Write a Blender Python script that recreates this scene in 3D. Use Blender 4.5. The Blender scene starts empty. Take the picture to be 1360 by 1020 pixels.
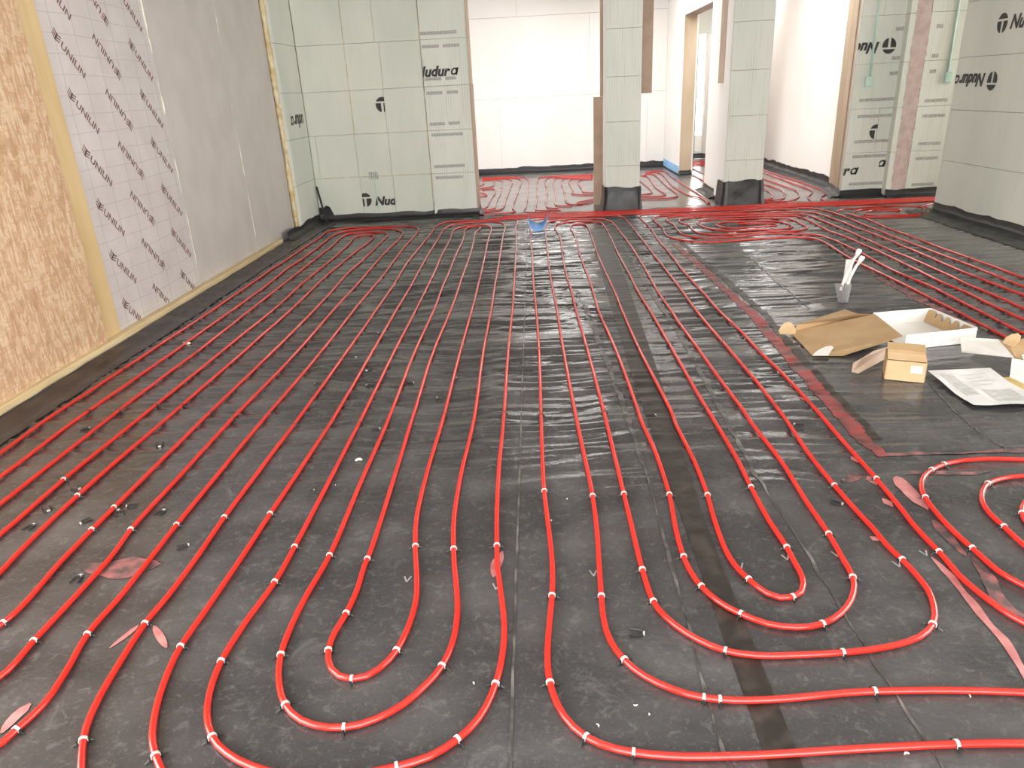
import bpy, bmesh, math, random
import numpy as np
from mathutils import Vector, Matrix
random.seed(7)
SC = bpy.context.scene
COL = SC.collection

# ---------------------------------------------------------------- camera (solved from the vanishing points)
F_PX, EYE = 955.0, 1.30
_dn = np.array([800 - 680, 2860 - 510, F_PX], float); _dn /= np.linalg.norm(_dn)
_fw = np.array([706 - 680, 114 - 510, F_PX], float); _fw -= _dn * _fw.dot(_dn); _fw /= np.linalg.norm(_fw)
_rt = np.cross(_dn, _fw)
def _w(c): return Vector((float(np.dot(c, _rt)), float(np.dot(c, _fw)), float(-np.dot(c, _dn))))
cam_d = bpy.data.cameras.new('camera'); cam = bpy.data.objects.new('camera', cam_d); COL.objects.link(cam)
_x, _y, _z = _w(np.array([1., 0, 0])), _w(np.array([0, -1., 0])), _w(np.array([0, 0, -1.]))
M = Matrix((_x, _y, _z)).transposed().to_4x4(); M.translation = (0, 0, EYE)
cam.matrix_world = M
cam_d.sensor_width = 36.0; cam_d.lens = 36.0 * F_PX / 1360.0; cam_d.clip_start = 0.02
SC.camera = cam
def ray(x, y):
    d = np.array([x - 680, y - 510, F_PX]); return np.array([d @ _rt, d @ _fw, -(d @ _dn)])
def fl(x, y, z=0.0):                      # a pixel to the floor (or to height z)
    r = ray(x, y); t = (z - EYE) / r[2]; return np.array([r[0] * t, r[1] * t, z])

# ---------------------------------------------------------------- sky, daylight openings, exposure
world = bpy.data.worlds.new('world'); SC.world = world; world.use_nodes = True
wn = world.node_tree.nodes; wl = world.node_tree.links
bg = wn['Background']; bg.inputs['Color'].default_value = (1.0, 0.985, 0.95, 1); bg.inputs['Strength'].default_value = 11.5
SC.view_settings.view_transform = 'Standard'; SC.view_settings.look = 'None'
SC.view_settings.gamma = 1.0; SC.view_settings.exposure = 0.0; SC.view_settings.use_curve_mapping = False
def portal(name, loc, rot, sx, sy):       # marks an opening for sampling the sky; gives no light of its own
    d = bpy.data.lights.new(name, 'AREA'); d.shape = 'RECTANGLE'; d.size = sx; d.size_y = sy
    d.cycles.is_portal = True
    o = bpy.data.objects.new(name, d); COL.objects.link(o); o.location = loc; o.rotation_euler = rot
PI = math.pi
portal('daylight_rear', (0.3, -2.72, 1.25), (PI / 2, 0, 0), 5.0, 2.3)
portal('daylight_right', (4.26, 2.4, 1.4), (PI / 2, 0, PI / 2), 3.8, 1.9)
portal('added_opening_left', (-2.93, .05, 1.2), (PI / 2, 0, -PI / 2), 3.5, 2.3)  # unseen left opening, added to throw light on the right wall
portal('daylight_far_left', (-3.46, 10.75, 1.35), (PI / 2, 0, -PI / 2), 1.3, 2.1)
portal('added_opening_far', (.85, 10.75, 2.94), (0, 0, 0), 1.9, 1.5)  # unseen roof opening added to brighten the far room
portal('daylight_corridor', (6.68, 7.95, 1.35), (PI / 2, 0, PI / 2), 0.9, 2.1)
portal('daylight_hall', (3.0, 15.68, 1.35), (PI / 2, 0, PI), 0.9, 2.0)
portal('added_opening_hall_end', (3.06, 12.65, 2.94), (0, 0, 0), 1.0, 1.1)  # another added roof opening, unseen, lights the hall end wall
portal('added_opening_hall', (3.06, 9.95, 2.94), (0, 0, 0), 1.0, 1.5)  # unseen roof opening added to lift the white hall wall

# ---------------------------------------------------------------- helpers
def tag(o, label=None, cat=None, group=None, kind=None):
    if label: o['label'] = label
    if cat: o['category'] = cat
    if group: o['group'] = group
    if kind: o['kind'] = kind
    return o
def base_of(p):
    v = Vector((0, 0, 0))
    while p: v += p.location; p = p.parent
    return v
class MB:
    def __init__(s): s.v = []; s.f = []; s.m = []
    def add(s, vs, fs, mi=0):
        n = len(s.v); s.v += [tuple(map(float, q)) for q in vs]
        s.f += [tuple(n + i for i in f) for f in fs]; s.m += [mi] * len(fs)
    def box(s, x0, x1, y0, y1, z0, z1, mi=0):
        s.add([(x0, y0, z0), (x1, y0, z0), (x1, y1, z0), (x0, y1, z0), (x0, y0, z1), (x1, y0, z1), (x1, y1, z1), (x0, y1, z1)],
              [(3, 2, 1, 0), (4, 5, 6, 7), (0, 1, 5, 4), (1, 2, 6, 5), (2, 3, 7, 6), (3, 0, 4, 7)], mi)
    def chbox(s, x0, x1, y0, y1, z0, z1, c, mi=0):          # box with chamfered corners all round
        P = []
        for (a, b, e) in ((x0, y0, z0), (x1, y0, z0), (x1, y1, z0), (x0, y1, z0), (x0, y0, z1), (x1, y0, z1), (x1, y1, z1), (x0, y1, z1)):
            P.append((a, b, e))
        bm = bmesh.new(); vs = [bm.verts.new(p) for p in P]
        for f in [(3, 2, 1, 0), (4, 5, 6, 7), (0, 1, 5, 4), (1, 2, 6, 5), (2, 3, 7, 6), (3, 0, 4, 7)]: bm.faces.new([vs[i] for i in f])
        bmesh.ops.bevel(bm, geom=bm.edges[:], offset=c, segments=1, affect='EDGES')
        bm.verts.index_update()
        s.add([v.co for v in bm.verts], [[v.index for v in f.verts] for f in bm.faces], mi); bm.free()
    def slab(s, pts, n, mi=0):                               # polygon pts extruded by vector n
        k = len(pts); p2 = [tuple(np.array(p) + np.array(n)) for p in pts]
        s.add(list(pts) + p2, [tuple(range(k))[::-1], tuple(range(k, 2 * k))] + [(i, (i + 1) % k, k + (i + 1) % k, k + i) for i in range(k)], mi)
    def tube(s, pts, r, n=8, mi=0, cap=True, rz=None):
        P = np.array(pts, float); T = np.gradient(P, axis=0); T /= (np.linalg.norm(T, axis=1, keepdims=True) + 1e-9)
        ref = np.array([0, 0, 1.0])
        if abs(T[len(T) // 2][2]) > 0.8: ref = np.array([0, 1.0, 0])
        S = np.cross(T, ref); S /= (np.linalg.norm(S, axis=1, keepdims=True) + 1e-9); U = np.cross(S, T)
        rr = np.full(len(P), r) if np.isscalar(r) else np.array(r)
        vs = []
        for i in range(len(P)):
            for k in range(n):
                a = 2 * PI * k / n; vs.append(P[i] + rr[i] * (math.cos(a) * S[i] + math.sin(a) * U[i]))
        fs = [(i * n + k, i * n + (k + 1) % n, (i + 1) * n + (k + 1) % n, (i + 1) * n + k) for i in range(len(P) - 1) for k in range(n)]
        if cap: fs += [tuple(range(n))[::-1], tuple((len(P) - 1) * n + k for k in range(n))]
        s.add(vs, fs, mi)
    def mesh(s, name, off=(0, 0, 0), smooth=False):
        me = bpy.data.meshes.new(name)
        o = Vector(off); me.from_pydata([(a - o.x, b - o.y, c - o.z) for a, b, c in s.v], [], s.f)
        me.polygons.foreach_set('material_index', s.m)
        if smooth: me.polygons.foreach_set('use_smooth', [True] * len(s.f))
        me.update(); return me
    def build(s, name, mats, parent=None, smooth=False, loc=None, fix=False):
        b = base_of(parent)
        L = Vector(loc) if loc is not None else b
        me = s.mesh(name, L, smooth)
        if fix:
            bm = bmesh.new(); bm.from_mesh(me); bmesh.ops.recalc_face_normals(bm, faces=bm.faces[:]); bm.to_mesh(me); bm.free()
        for m in (mats if isinstance(mats, (list, tuple)) else [mats]): me.materials.append(m)
        o = bpy.data.objects.new(name, me); COL.objects.link(o); o.parent = parent; o.location = L - b
        return o
def empty(name, loc, label, cat, group=None):
    o = bpy.data.objects.new(name, None); COL.objects.link(o); o.location = loc; o.empty_display_size = .1
    return tag(o, label, cat, group)
def boxobj(name, d, m, parent=None, ch=0):
    b = MB(); (b.chbox(*d, ch) if ch else b.box(*d)); return b.build(name, m, parent)
def struct(o): o['kind'] = 'structure'; return o

# ---------------------------------------------------------------- materials
def mat(name, c1, c2=None, scale=8., rough=.6, rough2=None, bump=0., bscale=40., stretch=(1, 1, 1), spec=.5, detail=4., metal=0., lo=.35, hi=.65, coat=0.):
    m = bpy.data.materials.new(name); m.use_nodes = True
    N = m.node_tree.nodes; L = m.node_tree.links; b = N['Principled BSDF']
    b.inputs['Roughness'].default_value = rough; b.inputs['Specular IOR Level'].default_value = spec
    b.inputs['Metallic'].default_value = metal; b.inputs['Coat Weight'].default_value = coat
    g = N.new('ShaderNodeNewGeometry'); mp = N.new('ShaderNodeMapping'); mp.inputs['Scale'].default_value = stretch
    L.new(g.outputs['Position'], mp.inputs['Vector'])
    nz = N.new('ShaderNodeTexNoise'); nz.inputs['Scale'].default_value = scale; nz.inputs['Detail'].default_value = detail
    L.new(mp.outputs[0], nz.inputs['Vector'])
    r = N.new('ShaderNodeValToRGB'); r.color_ramp.elements[0].position = lo; r.color_ramp.elements[1].position = hi
    r.color_ramp.elements[0].color = (*c1, 1); r.color_ramp.elements[1].color = (*(c2 or c1), 1)
    L.new(nz.outputs['Fac'], r.inputs[0]); L.new(r.outputs[0], b.inputs['Base Color'])
    if rough2 is not None:
        mr = N.new('ShaderNodeMapRange'); mr.inputs[1].default_value = lo; mr.inputs[2].default_value = hi
        mr.inputs[3].default_value = rough; mr.inputs[4].default_value = rough2
        L.new(nz.outputs['Fac'], mr.inputs[0]); L.new(mr.outputs[0], b.inputs['Roughness'])
    if bump:
        n2 = N.new('ShaderNodeTexNoise'); n2.inputs['Scale'].default_value = bscale; n2.inputs['Detail'].default_value = 3
        L.new(mp.outputs[0], n2.inputs['Vector'])
        bp = N.new('ShaderNodeBump'); bp.inputs['Strength'].default_value = bump; bp.inputs['Distance'].default_value = .01
        L.new(n2.outputs['Fac'], bp.inputs['Height']); L.new(bp.outputs[0], b.inputs['Normal'])
    return m
def nodes(m): return m.node_tree.nodes, m.node_tree.links, m.node_tree.nodes['Principled BSDF']
def overlay(m, fac_socket, col):            # mixes a print, wear or painted-sheen colour over the base colour
    N, L, b = nodes(m); src = b.inputs['Base Color'].links[0].from_socket
    mx = N.new('ShaderNodeMix'); mx.data_type = 'RGBA'
    L.new(fac_socket, mx.inputs[0]); L.new(src, mx.inputs[6]); mx.inputs[7].default_value = (*col, 1)
    L.new(mx.outputs[2], b.inputs['Base Color'])
def math_n(m, op, a, b=None):
    N, L, _ = nodes(m); n = N.new('ShaderNodeMath'); n.operation = op
    for i, q in enumerate((a, b)):
        if q is None: continue
        if isinstance(q, (int, float)): n.inputs[i].default_value = q
        else: L.new(q, n.inputs[i])
    return n.outputs[0]

MT = {}
MT['membrane'] = mat('membrane', (.040, .039, .041), (.086, .083, .085), 2.6, .15, .27, .16, 30., (1, 1.6, 1), detail=7, lo=.42, hi=.75, spec=.65)
MT['membrane_fold'] = mat('membrane_fold', (.045, .035, .035), (.085, .070, .068), 6., .34, .5, .5, 14., lo=.4, hi=.75)
MT['membrane_wrap'] = mat('membrane_wrap', (.010, .010, .012), (.024, .023, .026), 5., .34, .48, .5, 9., lo=.4, hi=.7)
MT['lap_tape'] = mat('lap_tape', (.019, .015, .012), (.048, .039, .032), 18., .38, .5, .2, 30., lo=.45, hi=.7)
MT['clear_edge'] = mat('clear_edge', (.05, .047, .044), (.20, .19, .18), 14., .3, .45, .2, 30., lo=.45, hi=.75)
MT['red_tape'] = mat('red_tape', (.06, .030, .026), (.30, .045, .045), 9., .35, .5, .2, 30., lo=.35, hi=.65)
MT['pink_paint'] = mat('pink_paint', (.34, .10, .10), (.50, .22, .21), 16., .55, None, .1, 40.)
MT['faint_paint'] = mat('faint_paint', (.06, .045, .045), (.34, .12, .12), 20., .55, None, .1, 40., lo=.42, hi=.7)
MT['chalk'] = mat('chalk', (.20, .195, .19), (.34, .33, .32), 60., .9)
MT['pipe'] = mat('pipe', (.51, .017, .010), (.56, .021, .013), 3., .17, .25, .0, spec=.6, coat=.25)
MT['clip_white'] = mat('clip_white', (.50, .49, .47), (.60, .59, .57), 60., .4)
MT['clip_black'] = mat('clip_black', (.012, .012, .012), (.02, .02, .02), 60., .4)
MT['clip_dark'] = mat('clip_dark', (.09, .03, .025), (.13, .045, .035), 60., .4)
MT['foil'] = mat('foil', (.50, .465, .44), (.56, .525, .50), 5., .42, .52, .12, 45., (1, 1, .6))
MT['foil_print'] = mat('foil_print', (.54, .50, .49), (.60, .56, .55), 5., .42, .52, .12, 45., (1, 1, .6))
MT['ink_brown'] = mat('ink_brown', (.14, .075, .065), (.19, .11, .095), 40., .6)
MT['ink_dark'] = mat('ink_dark', (.035, .033, .033), (.12, .115, .11), 55., .7, lo=.55, hi=.8)
MT['web_grey'] = mat('web_grey', (.26, .26, .25), (.46, .46, .44), 80., .6)
MT['osb'] = mat('osb', (.49, .315, .185), (.59, .40, .25), 5., .65, None, .25, 30., (1, 2.2, .8), detail=8)
MT['timber'] = mat('timber', (.58, .42, .21), (.64, .48, .26), 4., .6, None, .05, 60., (3, 3, .35))
MT['sole'] = mat('sole', (.58, .44, .24), (.68, .54, .32), 5., .6, None, .05, 60., (4, .5, 4))
MT['foam'] = mat('foam', (.55, .39, .17), (.74, .66, .45), 9., .8, None, .6, 25.)
MT['foam_pale'] = mat('foam_pale', (.62, .58, .44), (.78, .75, .66), 14., .8, None, .6, 25.)
MT['icf'] = mat('icf', (.565, .600, .535), (.645, .655, .590), 2.2, .75, None, .06, 120., (1, 1, .35))
MT['icf_lined'] = mat('icf_lined', (.585, .620, .560), (.65, .665, .61), 2.2, .75, None, .06, 120., (1, 1, .35))
MT['icf_joint'] = mat('icf_joint', (.50, .44, .32), (.58, .55, .45), 20., .8)
MT['plaster'] = mat('plaster', (.80, .765, .735), (.83, .80, .775), 1.5, .8, None, .03, 60.)
MT['board_brown'] = mat('board_brown', (.40, .285, .215), (.47, .35, .27), 6., .75, None, .05, 50.)
MT['board_reveal'] = mat('board_reveal', (.42, .32, .22), (.56, .45, .33), 3., .75, None, .05, 50., (1, 1, .3))
MT['render_pink'] = mat('render_pink', (.44, .335, .305), (.52, .415, .385), 14., .85, None, .5, 60.)
MT['ceiling'] = mat('ceiling', (.70, .69, .67), (.74, .73, .71), 2., .85)
MT['card'] = mat('card', (.34, .215, .105), (.39, .26, .135), 9., .75, None, .05, 80.)
MT['card_light'] = mat('card_light', (.46, .315, .17), (.51, .36, .21), 9., .75, None, .05, 80.)
MT['card_white'] = mat('card_white', (.64, .62, .59), (.70, .68, .65), 9., .6)
MT['card_yellow'] = mat('card_yellow', (.60, .43, .14), (.68, .52, .22), 9., .7)
MT['paper'] = mat('paper', (.50, .49, .49), (.57, .56, .56), 12., .75)
MT['print_grey'] = mat('print_grey', (.33, .33, .32), (.46, .46, .45), 45., .75)
MT['pvc_white'] = mat('pvc_white', (.66, .64, .61), (.72, .70, .67), 12., .4)
MT['pvc_grey'] = mat('pvc_grey', (.19, .185, .18), (.24, .235, .23), 12., .4)
MT['blue_film'] = mat('blue_film', (.16, .34, .68), (.24, .44, .78), 14., .35)
MT['blue_strip'] = mat('blue_strip', (.26, .50, .80), (.34, .58, .86), 8., .5)
MT['conduit'] = mat('conduit', (.42, .60, .53), (.48, .66, .59), 12., .45)
MT['crumb'] = mat('crumb', (.75, .70, .55), (.85, .82, .72), 30., .8)
def scuffs(m):
    N, L, b = nodes(m); g = N.new('ShaderNodeNewGeometry')
    for sc, lo, hi, amt, col in ((9., .56, .74, .6, (.14, .137, .14)), (34., .54, .76, .6, (.15, .148, .15)), (120., .56, .74, .5, (.15, .148, .15))):
        n = N.new('ShaderNodeTexNoise'); n.inputs['Scale'].default_value = sc; n.inputs['Detail'].default_value = 9.; n.inputs['Roughness'].default_value = .68; n.inputs['Distortion'].default_value = .6
        L.new(g.outputs['Position'], n.inputs['Vector'])
        r = N.new('ShaderNodeMapRange'); r.inputs[1].default_value = lo; r.inputs[2].default_value = hi; r.inputs[4].default_value = amt; L.new(n.outputs[0], r.inputs[0])
        overlay(m, r.outputs[0], col)
scuffs(MT['membrane'])
def painted_sheen(m):                                  # reflection of bright walls painted as paler grey, right side and far room
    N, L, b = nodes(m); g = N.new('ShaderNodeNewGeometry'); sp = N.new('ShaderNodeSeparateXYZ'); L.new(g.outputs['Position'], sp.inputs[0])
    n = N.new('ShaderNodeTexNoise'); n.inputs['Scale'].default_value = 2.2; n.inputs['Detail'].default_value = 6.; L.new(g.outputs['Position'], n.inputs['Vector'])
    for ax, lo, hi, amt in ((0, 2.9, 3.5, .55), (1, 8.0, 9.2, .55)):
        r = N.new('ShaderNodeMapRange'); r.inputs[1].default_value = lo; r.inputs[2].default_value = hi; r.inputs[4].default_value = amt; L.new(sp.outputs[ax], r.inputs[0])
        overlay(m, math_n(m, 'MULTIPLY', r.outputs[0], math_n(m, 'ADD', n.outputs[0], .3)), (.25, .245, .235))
painted_sheen(MT['membrane'])
# vertical rib lines of the foam blocks
def ribs(m, freq, amount, col, sharp=.82):
    N, L, b = nodes(m); g = N.new('ShaderNodeNewGeometry'); sp = N.new('ShaderNodeSeparateXYZ'); L.new(g.outputs['Position'], sp.inputs[0])
    xy = math_n(m, 'ADD', sp.outputs[0], sp.outputs[1])
    w = math_n(m, 'FRACT', math_n(m, 'MULTIPLY', xy, freq))
    t = math_n(m, 'GREATER_THAN', w, sharp)
    nz = N.new('ShaderNodeTexNoise'); nz.inputs['Scale'].default_value = 5.; mp = N.new('ShaderNodeMapping'); mp.inputs['Scale'].default_value = (4, 4, .5)
    L.new(g.outputs['Position'], mp.inputs[0]); L.new(mp.outputs[0], nz.inputs['Vector'])
    mr = N.new('ShaderNodeMapRange'); mr.inputs[1].default_value = .45; mr.inputs[2].default_value = .7; mr.inputs[4].default_value = amount
    L.new(nz.outputs[0], mr.inputs[0])
    overlay(m, math_n(m, 'MULTIPLY', t, mr.outputs[0]), col)
ribs(MT['icf'], 38., .28, (.44, .44, .38)); ribs(MT['icf_lined'], 38., .75, (.40, .40, .35), .80)
# printed 100 mm grid on the foil board
def grid(m):
    N, L, b = nodes(m); g = N.new('ShaderNodeNewGeometry'); sp = N.new('ShaderNodeSeparateXYZ'); L.new(g.outputs['Position'], sp.inputs[0])
    nz = N.new('ShaderNodeTexNoise'); nz.inputs['Scale'].default_value = 1.7; L.new(g.outputs['Position'], nz.inputs['Vector'])
    wob = math_n(m, 'MULTIPLY', nz.outputs[0], .05)
    a = math_n(m, 'GREATER_THAN', math_n(m, 'FRACT', math_n(m, 'MULTIPLY', math_n(m, 'ADD', sp.outputs[2], wob), 9.8)), .965)
    c = math_n(m, 'GREATER_THAN', math_n(m, 'FRACT', math_n(m, 'MULTIPLY', math_n(m, 'ADD', sp.outputs[1], wob), 4.9)), .97)
    overlay(m, math_n(m, 'MULTIPLY', math_n(m, 'MAXIMUM', a, c), .42), (.27, .25, .24))
grid(MT['foil_print'])
# strand flakes of the OSB
def flakes(m):
    N, L, b = nodes(m); g = N.new('ShaderNodeNewGeometry')
    for sc, rot, col, amt in (((1, 24, 12.), .5, (.66, .49, .32), .55), ((1, 60, 16), -.6, (.40, .235, .125), .4), ((1, 90, 18), .2, (.72, .57, .40), .6), ((1, 26, 90), .3, (.42, .24, .12), .3)):
        mp = N.new('ShaderNodeMapping'); mp.inputs['Scale'].default_value = sc; mp.inputs['Rotation'].default_value = (rot, 0, 0)
        L.new(g.outputs['Position'], mp.inputs[0])
        v = N.new('ShaderNodeTexVoronoi'); v.inputs['Scale'].default_value = 1.; L.new(mp.outputs[0], v.inputs['Vector'])
        sp = N.new('ShaderNodeSeparateColor'); L.new(v.outputs['Color'], sp.inputs[0])
        overlay(m, math_n(m, 'MULTIPLY', math_n(m, 'GREATER_THAN', sp.outputs[0], .68), amt), col)
flakes(MT['osb'])

# ---------------------------------------------------------------- lettering (built-in font, turned into flat meshes)
def text2d(body, size, shear=0., bold=0.):
    c = bpy.data.curves.new('lettering', 'FONT'); c.body = body; c.size = size; c.shear = shear; c.offset = bold; c.resolution_u = 3
    o = bpy.data.objects.new('lettering', c); COL.objects.link(o)
    dg = bpy.context.evaluated_depsgraph_get(); me = bpy.data.meshes.new_from_object(o.evaluated_get(dg))
    bm = bmesh.new(); bm.from_mesh(me)
    bpy.data.objects.remove(o); bpy.data.curves.remove(c); bpy.data.meshes.remove(me)
    return bm
def fit(bm, w, h=None):
    xs = [v.co.x for v in bm.verts]; ys = [v.co.y for v in bm.verts]
    x0, x1, y0, y1 = min(xs), max(xs), min(ys), max(ys); sx = w / (x1 - x0); sy = sx if h is None else h / (y1 - y0)
    for v in bm.verts: v.co.x = (v.co.x - x0) * sx; v.co.y = (v.co.y - y0) * sy
    return bm
def poly2d(bm, pts):
    bm.faces.new([bm.verts.new((a, b, 0)) for a, b in pts])
def crop(bm, co, no):                       # drop what lies on the side the normal points to
    bmesh.ops.bisect_plane(bm, geom=bm.verts[:] + bm.edges[:] + bm.faces[:], plane_co=(*co, 0), plane_no=(*no, 0), clear_outer=True)
def put(bm, name, m, o, u, v, parent, keep=False):
    o, u, v = Vector(o), Vector(u), Vector(v)
    bm.verts.index_update()
    mb = MB(); mb.add([o + u * q.co.x + v * q.co.y for q in bm.verts], [[q.index for q in f.verts] for f in bm.faces])
    if not keep: bm.free()
    return mb.build(name, m, parent)
def roundel(r, lean=.0):                    # disc split by a T-shaped gap
    bm = bmesh.new(); c = lambda a: (r + r * math.cos(a) * .92, r + r * math.sin(a))
    a0 = math.asin(.42); poly2d(bm, [c(a0 + (PI - 2 * a0) * i / 12) for i in range(13)])
    yb = .2
    def side(sg):
        pts = []; g = .17
        t0 = math.asin(yb); t1 = -PI / 2 + math.asin(g)
        for i in range(11): 
            a = t0 + (t1 - t0) * i / 10; pts.append((r + sg * r * math.cos(a) * .92, r + r * math.sin(a)))
        pts.append((r + sg * g * r, r + yb * r)); 
        return pts if sg < 0 else pts[::-1]
    poly2d(bm, side(-1)); poly2d(bm, side(1))
    for q in bm.verts: q.co.x += (q.co.y - r) * lean
    return bm
def nud(size_w=.46):
    bm = text2d('Nudur', 1., .28, .045)
    w = max(q.co.x for q in bm.verts); hgt = max(q.co.y for q in bm.verts if q.co.x < .6)
    # single-storey italic a: a bowl ring and a stem
    xh = .545 * hgt / .73
    x0 = w - .075; R = xh / 2; n = 20; th = .13
    ring = []
    for i in range(n):
        a = 2 * PI * i / n
        ring.append((bm.verts.new((x0 + R + R * math.cos(a) * .95, R + R * math.sin(a), 0)), bm.verts.new((x0 + R + (R - th) * math.cos(a) * .9, R + (R - th) * math.sin(a), 0))))
    new = [q for pr in ring for q in pr]
    for i in range(n):
        j = (i + 1) % n; bm.faces.new((ring[i][0], ring[j][0], ring[j][1], ring[i][1]))
    st = [bm.verts.new((x0 + 2 * R - .13, 0, 0)), bm.verts.new((x0 + 2 * R + .02, 0, 0)), bm.verts.new((x0 + 2 * R + .02, xh, 0)), bm.verts.new((x0 + 2 * R - .13, xh, 0))]
    bm.faces.new(st)
    for q in new + st: q.co.x += q.co.y * .28
    return fit(bm, size_w)

# ---------------------------------------------------------------- floor: black membrane with real wrinkles
_rs = np.random.RandomState(3); _T = _rs.rand(256, 256)
def vn(x, y, s=0):
    x = x + s * 17.3; y = y + s * 9.7
    xi = np.floor(x).astype(int); yi = np.floor(y).astype(int); fx = x - xi; fy = y - yi
    fx = fx * fx * fx * (fx * (fx * 6 - 15) + 10); fy = fy * fy * fy * (fy * (fy * 6 - 15) + 10)
    t = lambda a, b: _T[a % 256, b % 256]
    return (t(xi, yi) * (1 - fx) + t(xi + 1, yi) * fx) * (1 - fy) + (t(xi, yi + 1) * (1 - fx) + t(xi + 1, yi + 1) * fx) * fy
def sst(a, b, x): t = np.clip((x - a) / (b - a), 0, 1); return t * t * (3 - 2 * t)
def wr(x, y):
    x = np.asarray(x, float); y = np.asarray(y, float)
    w = .16 * vn(x * 1.1, y * .7, 1) + .05 * vn(x * 3.2, y * 2, 2)
    r1 = 1 - 2 * np.abs(vn(x * 2.1, (y + w) * 17., 3) - .5); r2 = 1 - 2 * np.abs(vn(x * 3.2, (y + w * 1.3) * 31., 4) - .5)
    r3 = 1 - 2 * np.abs(vn(x * 3.3 + y * 1.5, y * 3.1 - x, 5) - .5); r4 = vn(x * 2.6, y * 3.2, 7)
    far = sst(8.2, 8.7, y)
    A = (.12 * sst(1.3, 2.0, y) + .88 * sst(2.0, 3.1, y)) * (.68 + .32 * sst(-1.7, -.7, x)) * (1 - .75 * np.exp(-((x - .57) / .16) ** 2))
    A = A * (.6 + .8 * vn(x * .9, y * .8, 6)) * (1 - .55 * sst(3.05, 3.4, x)) * (1 - far)
    A = A * (1 - .8 * sst(1.2, 1.4, x) * sst(2.5, 2.75, y) * (1 - sst(4.0, 4.25, y)) * (1 - sst(2.3, 2.4, x)))      # pressed flat under the boxes
    h = A * (.0135 * (r1 ** 2.2 - .3) + .0070 * (r2 ** 1.6 - .35)) + (.0016 * (r3 ** 3) * (1 - .5 * A)) * (1 - far) + far * .008 * (r4 - .5)
    return np.clip(h, -.009, .010)
ys = np.concatenate([np.arange(-2.7, 1.0, .06), np.arange(1.0, 2.2, .02), np.arange(2.2, 8.4, .0098), np.arange(8.4, 15.7, .035)])
xs = np.arange(-3.5, 6.75, .045)
X, Y = np.meshgrid(xs, ys); Z = wr(X, Y)
nx, ny = len(xs), len(ys)
me = bpy.data.meshes.new('floor')
V = np.stack([X, Y, Z], -1).reshape(-1, 3)
ii = (np.arange(ny - 1)[:, None] * nx + np.arange(nx - 1)[None, :]).ravel()
Q = np.stack([ii, ii + 1, ii + 1 + nx, ii + nx], -1)
me.vertices.add(len(V)); me.vertices.foreach_set('co', V.ravel())
me.loops.add(Q.size); me.loops.foreach_set('vertex_index', Q.ravel())
me.polygons.add(len(Q)); me.polygons.foreach_set('loop_start', np.arange(0, Q.size, 4)); me.polygons.foreach_set('loop_total', np.full(len(Q), 4))
me.polygons.foreach_set('use_smooth', np.ones(len(Q), bool)); me.update(); me.validate()
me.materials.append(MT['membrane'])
floor = bpy.data.objects.new('floor', me); COL.objects.link(floor); struct(floor)
def fz(x, y): return float(wr(np.array([x]), np.array([y]))[0])

def drape(name, path, width, m, lift=.0016, edge=0., step=.014, seed=0, parent=floor):
    """a thin strip laid along world-space path [(x,y)..], following the floor; width scalar or list"""
    P = np.array(path, float); d = np.r_[0, np.cumsum(np.linalg.norm(np.diff(P, axis=0), axis=1))]
    n = max(3, int(d[-1] / step)); t = np.linspace(0, d[-1], n)
    C = np.stack([np.interp(t, d, P[:, 0]), np.interp(t, d, P[:, 1])], -1)
    W = np.full(n, width) if np.isscalar(width) else np.interp(t, d, width)
    if name == 'paint_mark':                          # brushed marks have rounded ends and a wavering width
        u = np.linspace(-1, 1, n); W = W * np.sqrt(np.clip(1 - np.abs(u) ** (6 if n > 12 else 3), .02, 1)) * (.8 + .4 * vn(t * 22., np.full(n, seed * 1.7), 9))
    T = np.gradient(C, axis=0); T /= np.linalg.norm(T, axis=1, keepdims=True); S = np.stack([T[:, 1], -T[:, 0]], -1)
    k = 4; vs = []
    for i in range(n):
        for j in range(k + 1):
            o = (j / k - .5) * W[i]
            if edge and j in (0, k): o += edge * (vn(np.array([t[i] * 14.]), np.array([j * 3.1 + seed]))[0] - .5)
            x, y = C[i] + S[i] * o; vs.append((x, y, fz(x, y) + lift))
    fs = [(i * (k + 1) + j, (i + 1) * (k + 1) + j, (i + 1) * (k + 1) + j + 1, i * (k + 1) + j + 1) for i in range(n - 1) for j in range(k)]
    mb = MB(); mb.add(vs, fs); o = mb.build(name, m, parent, smooth=True, fix=False)
    bm = bmesh.new(); bm.from_mesh(o.data); bmesh.ops.recalc_face_normals(bm, faces=bm.faces[:])
    if sum(f.normal.z for f in bm.faces) < 0: bmesh.ops.reverse_faces(bm, faces=bm.faces[:])
    bm.to_mesh(o.data); bm.free(); return o
def px(l): return [tuple(fl(a, b)[:2]) for a, b in l]
# sheet laps and tapes of the membrane
drape('lap_tape', [(.47, .2), (.47, 2.0), (.50, 3.2), (.55, 5.0), (.60, 7.2)], [.068, .068, .13, .16, .16], MT['lap_tape'])
drape('sheet_edge', px([(765, 385), (785, 425), (805, 480), (835, 560), (865, 650), (888, 740), (960, 1000), (1000, 1100)]), [.03, .03, .025, .02, .008, .005, .004, .004], MT['clear_edge'], .002, .012, seed=1)
drape('sheet_edge', px([(825, 320), (845, 355), (865, 390), (900, 440), (965, 560), (1000, 625), (1065, 725), (1130, 830), (1240, 1000), (1300, 1100)]), [.03, .035, .03, .03, .02, .014, .006, .005, .004, .004], MT['clear_edge'], .002, .012, seed=4)
drape('sheet_edge', [(-.093, .2), (-.093, 8.0)], .007, MT['clear_edge'], .0018, .003, seed=2)
drape('sheet_edge', px([(985, 333), (1010, 355), (1035, 378), (1075, 410)]), .012, MT['clear_edge'], .002, .006, seed=3)
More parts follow.
